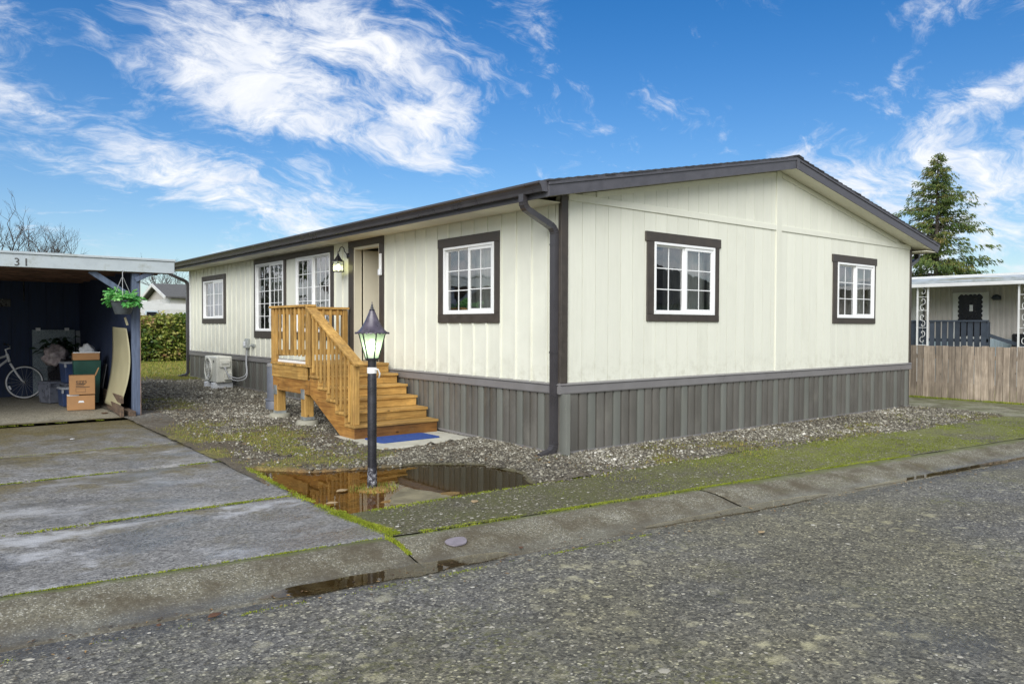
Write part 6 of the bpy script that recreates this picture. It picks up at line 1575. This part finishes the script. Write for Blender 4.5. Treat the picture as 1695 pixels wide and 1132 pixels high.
MB().hexa([(-5.02, BY - 0.08, FZ + 0.86), (-4.78, BY - 0.025, FZ + 0.86), (-4.78, BY + 0.025, FZ + 0.86), (-5.02, BY + 0.08, FZ + 0.86)], [(-5.02, BY - 0.08, FZ + 0.91), (-4.78, BY - 0.025, FZ + 0.89), (-4.78, BY + 0.025, FZ + 0.89), (-5.02, BY + 0.08, FZ + 0.91)]).build('saddle', 'bike_black', bk, bevel=0.015, seg=2)

# ================================================================== BEYOND THE PLOT
# --- plank fence
fe = thing('plank_fence', 'weathered brown board fence beyond the gable end', 'fence', (11.35, 0, 0))
y = -2.9; k_ = 0
while y < 3.2:
    h = 1.105 + random.uniform(-0.012, 0.012); wv = 0.126 + random.uniform(-0.012, 0.014)
    me = MB().box(-0.009, 0.009, -wv / 2 + 0.004, wv / 2 - 0.004, 0, h)
    o = me.build('plank', 'fence_wood', fe, bevel=0.003, loc=(11.35 + random.uniform(-0.004, 0.004), y + wv / 2, 0.02)); o.rotation_euler = (random.uniform(-0.006, 0.006), 0, random.uniform(-0.03, 0.03))
    y += wv
for z in (0.25, 0.85): MB().box(11.362, 11.40, -2.9, 3.2, z, z + 0.085).build('rail', 'fence_wood', fe)

# --- neighbouring home behind the fence
nh = thing('neighbouring_home', 'pale metal-clad home with flat porch roof behind the board fence', 'house', (16, 2, 0))
XN = 16.6
def ribbed(fn, u0, u1, z0, z1, m, name, pitch=0.13):
    mb = MB(); us = []
    u = u0
    while u < u1 - 1e-6:
        us += [(u, 0.0), (u + pitch * 0.42, 0.0), (u + pitch * 0.5, -0.022), (u + pitch * 0.92, -0.022)]; u += pitch
    us.append((u1, 0.0)); n = len(us)
    mb.add([fn(a, z0, d) for a, d in us] + [fn(a, z1, d) for a, d in us], [(i, i + 1, n + i + 1, n + i) for i in range(n - 1)])
    return mb.build(name, m, nh)
NF = lambda u, z, d: (XN + d, u, z)
ribbed(NF, -6, 1.42, 1.22, 2.62, 'nb_tan', 'wall'); ribbed(NF, 2.32, 2.98, 1.22, 2.62, 'nb_tan', 'wall'); ribbed(NF, 2.98, 9, 1.22, 2.62, 'nb_white', 'wall'); ribbed(NF, -6, 9, 0.0, 1.219, 'nb_blue', 'wall')
MB().box(XN + 0.03, XN + 3.6, -6, 9, -0.02, 2.62).build('wall', 'nb_tan', nh)
dfr = MB().box(XN - 0.05, XN + 0.02, 1.425, 2.315, 0.5, 2.46).build('door', 'nb_white', nh, bevel=0.01, label='white door with scalloped dark pane')
m = MB(); pol = []
a0, a1, b0, b1 = 1.60, 2.14, 1.30, 2.37
def scal(p, q, n):
    o_ = []
    for i in range(n * 6):
        t = i / (n * 6); bul = abs(math.sin(math.pi * t * n)) * 0.035
        dx, dy = q[0] - p[0], q[1] - p[1]; L = math.hypot(dx, dy)
        o_.append((p[0] + dx * t + dy / L * bul, p[1] + dy * t - dx / L * bul))
    return o_
for p, q, n in (((a0, b0), (a1, b0), 5), ((a1, b0), (a1, b1), 9), ((a1, b1), (a0, b1), 5), ((a0, b1), (a0, b0), 9)): pol += scal(p, q, n)
m.prism(pol, lambda u, z, d: (d, u, z), XN - 0.062, XN - 0.0505).build('pane', 'dark_glass', dfr)
MB().box(XN - 0.075, XN - 0.063, 1.80, 1.88, 1.95, 2.12).build('notice', 'foam_white', dfr)
MB().lathe([(0.02, 0.1), (0.08, 0.07), (0.12, 0.0), (0.07, -0.05)], (XN - 0.14, 1.22, 2.28), 12).build('porch_light', 'rail_navy', nh, True)
MB().box(XN - 0.05, XN, 1.15, 1.28, 2.24, 2.34).build('light_bracket', 'rail_navy', nh)
MB().box(14.95, 20.4, -6.2, 9.2, 2.645, 2.70).build('porch_roof', 'nb_roof', nh)
MB().box(14.90, 14.948, -6.2, 9.2, 2.545, 2.635).build('porch_gutter', 'nb_white', nh, bevel=0.012)
MB().hexa([(14.96, -6.2, 2.701), (15.6, -6.2, 2.701), (15.6, 9.2, 2.701), (14.96, 9.2, 2.701)], [(15.4, -6.2, 2.80), (15.6, -6.2, 2.80), (15.6, 9.2, 2.80), (15.4, 9.2, 2.80)]).build('roof_flashing', 'nb_roof', nh)
MB().box(15.58, 20.6, -6.3, 9.3, 2.802, 2.87).build('roof_edge', 'nb_white', nh)
mossb = blob('roof_moss', 'thick yellow-green moss along the porch roof edge', (15.15, 1.35, 2.715), (0.12, 0.9, 0.035), 'roof_moss', 8, 'moss'); mossb.parent = nh; mossb.matrix_parent_inverse = Matrix.Translation(-WL[nh]); mossb.pop('category')
def scroll_post(yc):
    m = MB()
    for dy in (-0.13, 0.13): m.box(15.02, 15.06, yc + dy - 0.018, yc + dy + 0.018, 0.0, 2.545)
    for z in (1.05, 1.5, 1.95, 2.3): m.box(15.03, 15.05, yc - 0.112, yc + 0.112, z, z + 0.012)
    p = m.build('porch_post', 'nb_white', nh)
    for i in range(4):
        z0_ = 1.08 + 0.42 * i; s = 1 if i % 2 else -1
        pts = []
        for k_ in range(40):
            t = k_ / 39 * 2 - 1
            th = t * 5.2; r_ = 0.075 * (1 - 0.75 * abs(t))
            pts.append((15.04, yc + s * (math.copysign(1, t) * 0 + r_ * math.sin(th) * 1.0), z0_ + 0.19 + math.copysign(0.10, t) * min(1, abs(t) * 3) - math.copysign(1, t) * r_ * math.cos(th) * min(1, abs(t) * 3)))
        MB().tube(pts, 0.008, 5).build('scroll', 'nb_white', p)
scroll_post(2.45); scroll_post(0.12)
rl = thing('porch_railing', 'dark navy slatted railing around the neighbouring porch', 'railing', (15.2, 1.8, 0.7))
yv = 0.98; 
while yv < 2.75:
    MB().box(15.13, 15.155, yv, yv + 0.115, 0.75, 1.655).build('slat', 'rail_navy', rl); yv += 0.152
MB().box(15.10, 15.20, 0.94, 2.83, 1.656, 1.70).build('cap', 'rail_navy', rl)
MB().box(15.156, 15.19, 0.94, 2.80, 1.15, 1.23).build('rail', 'rail_navy', rl)
MB().box(15.156, 15.25, 0.93, 1.0, 0.0, 1.655).build('post', 'rail_navy', rl); MB().box(15.156, 15.25, 2.73, 2.80, 0.0, 1.655).build('post', 'rail_navy', rl)
MB().beam((15.2, 0.93, 1.32), (15.2, -0.4, 0.85), 0.06, 0.08).build('stair_rail', 'rail_navy', rl)
tag(MB().box(15.9, 16.4, 0.33, 0.68, -0.01, 1.36).build('wheeled_bin', 'bag_black', None, bevel=0.03), 'black bin against the pale wall at the end of the porch railing', 'bin')

# --- foliage builders
def tree_mesh(pos, d, l, w_, t, m, parent, seed, name='crown', drop=0.25):
    return leaf_cloud(name, np.array(pos), np.array(d), np.array(l), np.array(w_), np.clip(np.array(t), 0, 1), m, parent, drop, seed)
def conifer(base, h, rad, label, n_br, seed, m='cedar_leaves', size=1.0, group=None, spray=26, z0=0.08):
    g = np.random.default_rng(seed)
    t = thing('conifer_tree', label, 'tree', base, group)
    bx_, by_, bz_ = base
    MB().tube([(bx_, by_, bz_ - 0.1), (bx_ + 0.05, by_, bz_ + h * 0.5), (bx_, by_, bz_ + h * 0.97)], [h * 0.022, h * 0.012, 0.015], 8).build('trunk', 'bark', t, True)
    br = MB(); P, D, L, Wd, T = [], [], [], [], []
    for i in range(n_br):
        f = z0 + (1 - z0) * (i + g.random()) / n_br
        z = bz_ + h * f; a = g.uniform(0, 6.28)
        bl = rad * ((1 - f) ** 0.8 * 0.95 + 0.05) * g.uniform(0.45, 1.25) * (0.8 + 0.35 * math.sin(3 * a + f * 9))
        ns = max(4, int(spray * (bl / rad) ** 0.6))
        tone = g.normal(0.50, 0.16)
        pts = []
        for k in range(7):
            s = k / 6
            pts.append((bx_ + math.cos(a) * bl * s, by_ + math.sin(a) * bl * s, z + bl * (0.22 * s - 0.30 * s * s + 0.12 * s ** 3)))
        if i % 2 == 0: br.tube(pts[:6], [0.02 * (1 - k / 7) + 0.004 for k in range(6)], 4, False)
        for k in range(ns):
            s = (0.18 + 0.82 * g.random() ** 0.75) * 6; j = min(int(s), 5); u = s - j
            p = np.array(pts[j]) * (1 - u) + np.array(pts[j + 1]) * u
            lat = g.normal(0, 0.10 * bl * (0.4 + s / 6) + 0.03)
            p = p + np.array([-math.sin(a) * lat, math.cos(a) * lat, -abs(g.normal(0, 0.05)) - 0.06 * abs(lat)])
            for q in range(3):
                dd = np.array([math.cos(a + g.normal(0, .7)), math.sin(a + g.normal(0, .7)), g.uniform(-1.0, 0.15)])
                P.append(p + g.normal(0, 0.04 * size, 3)); D.append(dd); tp = 0.5 + 0.5 * (1 - f) ** 0.5; L.append(g.uniform(0.16, 0.36) * size * tp); Wd.append(g.uniform(0.05, 0.10) * size * tp)
                T.append(tone + 0.22 * (s / 6 - 0.5) + g.normal(0, 0.14))
    br.build('branches', 'bark', t)
    tree_mesh(P, D, L, Wd, T, m, t, seed)
    return t
conifer((23.9, 5.75, 0.0), 7.9, 2.9, 'tall ragged evergreen behind the neighbouring porch roof', 330, 4, size=0.62, spray=58, z0=0.22)

def bare_tree(base, h, lean, label, seed, spread=0.55, depth=6, trunk=0.42):
    g = random.Random(seed); t = thing('bare_tree', label, 'tree', base, 'leafless trees beyond the carport')
    main, fine = MB(), MB()
    def grow(p, d, L, r_, lev):
        pts = [p]; q = p; dd = d
        for k in range(3):
            dd = (dd + Vector((g.gauss(0, .10), g.gauss(0, .10), g.gauss(0.03, .07)))).normalized(); q = q + dd * L / 3; pts.append(q)
        (main if lev < 2 else fine).tube(pts, [r_, r_ * 0.88, r_ * 0.76, r_ * 0.62], 6 if lev < 2 else 3, False)
        if lev >= depth: return
        for k in range(g.choice((2, 3, 3)) if lev else 4):
            a = g.uniform(0, 6.28); s = g.uniform(0.5, 1.25) * spread
            ax = dd.orthogonal().normalized(); bx_ = dd.cross(ax)
            nd = (dd + (ax * math.cos(a) + bx_ * math.sin(a)) * s * 1.5 + Vector((0, 0, 0.16))).normalized()
            st_ = pts[g.choice((2, 3, 3))]
            grow(st_, nd, L * g.uniform(0.60, 0.84), r_ * 0.58, lev + 1)
    grow(Vector(base), Vector((lean[0], lean[1], 1)).normalized(), h * trunk, h * 0.026, 0)
    main.build('trunk', 'twig', t, True); fine.build('branches', 'twig', t)
bare_tree((-0.95, 47.3, 0), 6.7, (0.0, 0), 'leafless tree at the left edge above the carport roof', 3)
bare_tree((0.1, 46.2, 0), 6.1, (0.12, -0.05), 'wind-bent leafless tree, second from the left above the carport roof', 8, 0.7)
bare_tree((2.45, 44.8, 0), 5.3, (0.03, 0), 'small leafless treetop above the middle of the carport roof', 5)
bare_tree((6.3, 41.2, 0), 4.6, (0, 0), 'thin leafless tree between the carport and the long roof', 12, 0.5)
bare_tree((7.3, 40.2, 0), 3.6, (0, 0), 'low leafless tree at the far corner of the home', 17, 0.6)
conifer((7.25, 38.0, 0.0), 4.7, 1.3, 'small dark evergreen showing past the far corner of the home', 60, 21, 'dark_leaves', 1.1)

# --- hedge
hd = thing('hedge', 'tall unclipped hedge of green and straw-coloured leaves at the back of the plot', 'hedge', (1.5, 23.5, 0.16))
g = np.random.default_rng(31); n = 24000
x = g.uniform(-2.2, 5.2, n); y = 22.9 + g.uniform(0, 1.2, n) ** 1.2; top = 1.86 + 0.42 * (vnoise(x * 2.6, y * 2, 3) - 0.5)
z = 0.10 + (top - 0.10) * g.random(n) ** 0.8
y = y + 0.35 * (vnoise(x * 1.6, z * 1.6, 6) - 0.5) + 0.25 * np.clip(z - 1.2, 0, 1)
ti = np.clip(0.22 + 0.34 * (z / 1.7) + 1.0 * (vnoise(x * 1.7, z * 1.7, 9) - 0.5) + g.normal(0, 0.17, n) + 0.35 * np.exp(-((z - 0.4) / 0.2) ** 2) * (vnoise(x * 1.5, z, 4) > 0.5), 0, 1)
leaf_cloud('leaves', np.stack([x, y, z], -1), np.stack([g.normal(0, 1, n), g.normal(-0.8, 0.6, n), g.normal(0.1, 0.6, n)], -1), g.uniform(.09, .22, n), g.uniform(.045, .11, n), ti, 'hedge_leaves', hd, 0.15, 5)
st_ = MB()
for k_ in range(160):
    xx = random.uniform(-2.2, 5.2); yy_ = random.uniform(22.9, 23.8)
    st_.tube([(xx, yy_, 0.1), (xx + random.gauss(0, .15), yy_ + random.gauss(0, .1), 0.9), (xx + random.gauss(0, .35), yy_ + random.gauss(0, .2), 1.7)], [0.012, 0.008, 0.003], 4, False)
st_.build('stems', 'twig', hd)
MB().box(-2.2, 5.2, 23.75, 23.95, 0.1, 1.5).build('inner_growth', 'bark', hd)

# --- house beyond the hedge
fh = thing('far_house', 'white house with mossy grey gable roof beyond the hedge', 'house', (6, 35, 0))
gx, ry, ey0, ey1, rz_, ez = 4.25, 35.6, 33.1, 38.2, 3.10, 2.38
MB().box(gx + 0.3, 13, ey0 + 0.3, ey1 - 0.3, -0.45, 2.36).build('wall', 'nb_white', fh)
MB().prism([(ey0 + 0.3, 2.36), (ey1 - 0.3, 2.36), (ry, 3.02)], lambda u, z, d: (d, u, z), gx + 0.3, gx + 0.4).build('gable_wall', 'nb_tan', fh)
r_ = MB().hexa([(gx, ey0, ez), (13.2, ey0, ez), (13.2, ry, rz_), (gx, ry, rz_)], [(gx, ey0, ez + .08), (13.2, ey0, ez + .08), (13.2, ry, rz_ + .08), (gx, ry, rz_ + .08)]).hexa([(gx, ry, rz_), (13.2, ry, rz_), (13.2, ey1, ez), (gx, ey1, ez)], [(gx, ry, rz_ + .08), (13.2, ry, rz_ + .08), (13.2, ey1, ez + .08), (gx, ey1, ez + .08)]).build('roof', 'roof_grey', fh)
for yq in (ey0, ey1):
    MB().beam((gx - 0.02, yq, ez + 0.0), (gx - 0.02, ry, rz_ + 0.0), 0.05, 0.15).build('barge_board', 'nb_white', r_)
pr2 = MB().hexa([(4.6, 30.6, 1.97), (11, 30.6, 1.97), (11, 33.2, 2.40), (5.2, 33.2, 2.40)], [(4.6, 30.6, 2.03), (11, 30.6, 2.03), (11, 33.2, 2.46), (5.2, 33.2, 2.46)]).build('porch_roof', 'roof_moss', fh)
MB().box(1.4, 11, 30.4, 30.55, 1.74, 2.02).build('porch_beam', 'nb_white', fh)
for xp in (2.3, 4.9): MB().box(xp, xp + 0.22, 30.56, 30.75, -0.45, 1.74).build('porch_post', 'tan_wood', fh)
MB().box(1.5, 4.2, 33.6, 33.7, -0.45, 2.2).build('wall', 'nb_white', fh)
for x0_, x1_, z0_, z1_ in ((1.95, 2.2, 0.9, 1.65), (3.45, 3.9, 1.1, 1.68), (5.2, 5.8, 1.05, 1.62)):
    wnd = MB().box(x0_ - 0.05, x1_ + 0.05, 33.36, 33.41, z0_ - 0.05, z1_ + 0.05).build('window', 'nb_blue', fh)
    MB().box(x0_, x1_, 33.345, 33.359, z0_, z1_).build('pane', 'dark_glass', wnd)
MB().box(1.5, 9, 33.42, 33.5, -0.45, 1.9).build('wall', 'nb_white', fh)

fh.location.z = 0.45

# --- across the road and beyond the carport: seen in the window panes
oh_ = thing('opposite_house', 'sage green house across the road, mirrored in the gable windows', 'house', (17, -17, 0))
MB().box(12, 24, -21, -14.5, -0.15, 2.5).build('wall', 'green_wall', oh_)
MB().prism([(11.5, 2.45), (24.5, 2.45), (18, 4.3)], lambda u, z, d: (u, d, z), -21.4, -14.1).build('roof', 'roof_grey', oh_)
for x in (13.5, 19.5): 
    wq = MB().box(x, x + 1.5, -14.49, -14.44, 1.0, 2.1).build('window', 'nb_white', oh_); MB().box(x + 0.1, x + 1.4, -14.43, -14.42, 1.1, 2.0).build('pane', 'dark_glass', wq)
for k_, (x, y, h, lb) in enumerate(((-9.5, 24, 8.5, 'dark evergreen behind the carport, mirrored in the long wall windows'), (-13.5, 27, 10, 'tallest dark evergreen mirrored in the long wall windows'), (-6.8, 27, 7, 'lowest dark evergreen mirrored in the long wall windows'), (-11, 35, 9, 'distant dark evergreen mirrored in the long wall windows'))):
    conifer((x, y, 0.1), h, 2.2, lb, 46, 60 + k_, 'dark_leaves', 2.0, None, 14)
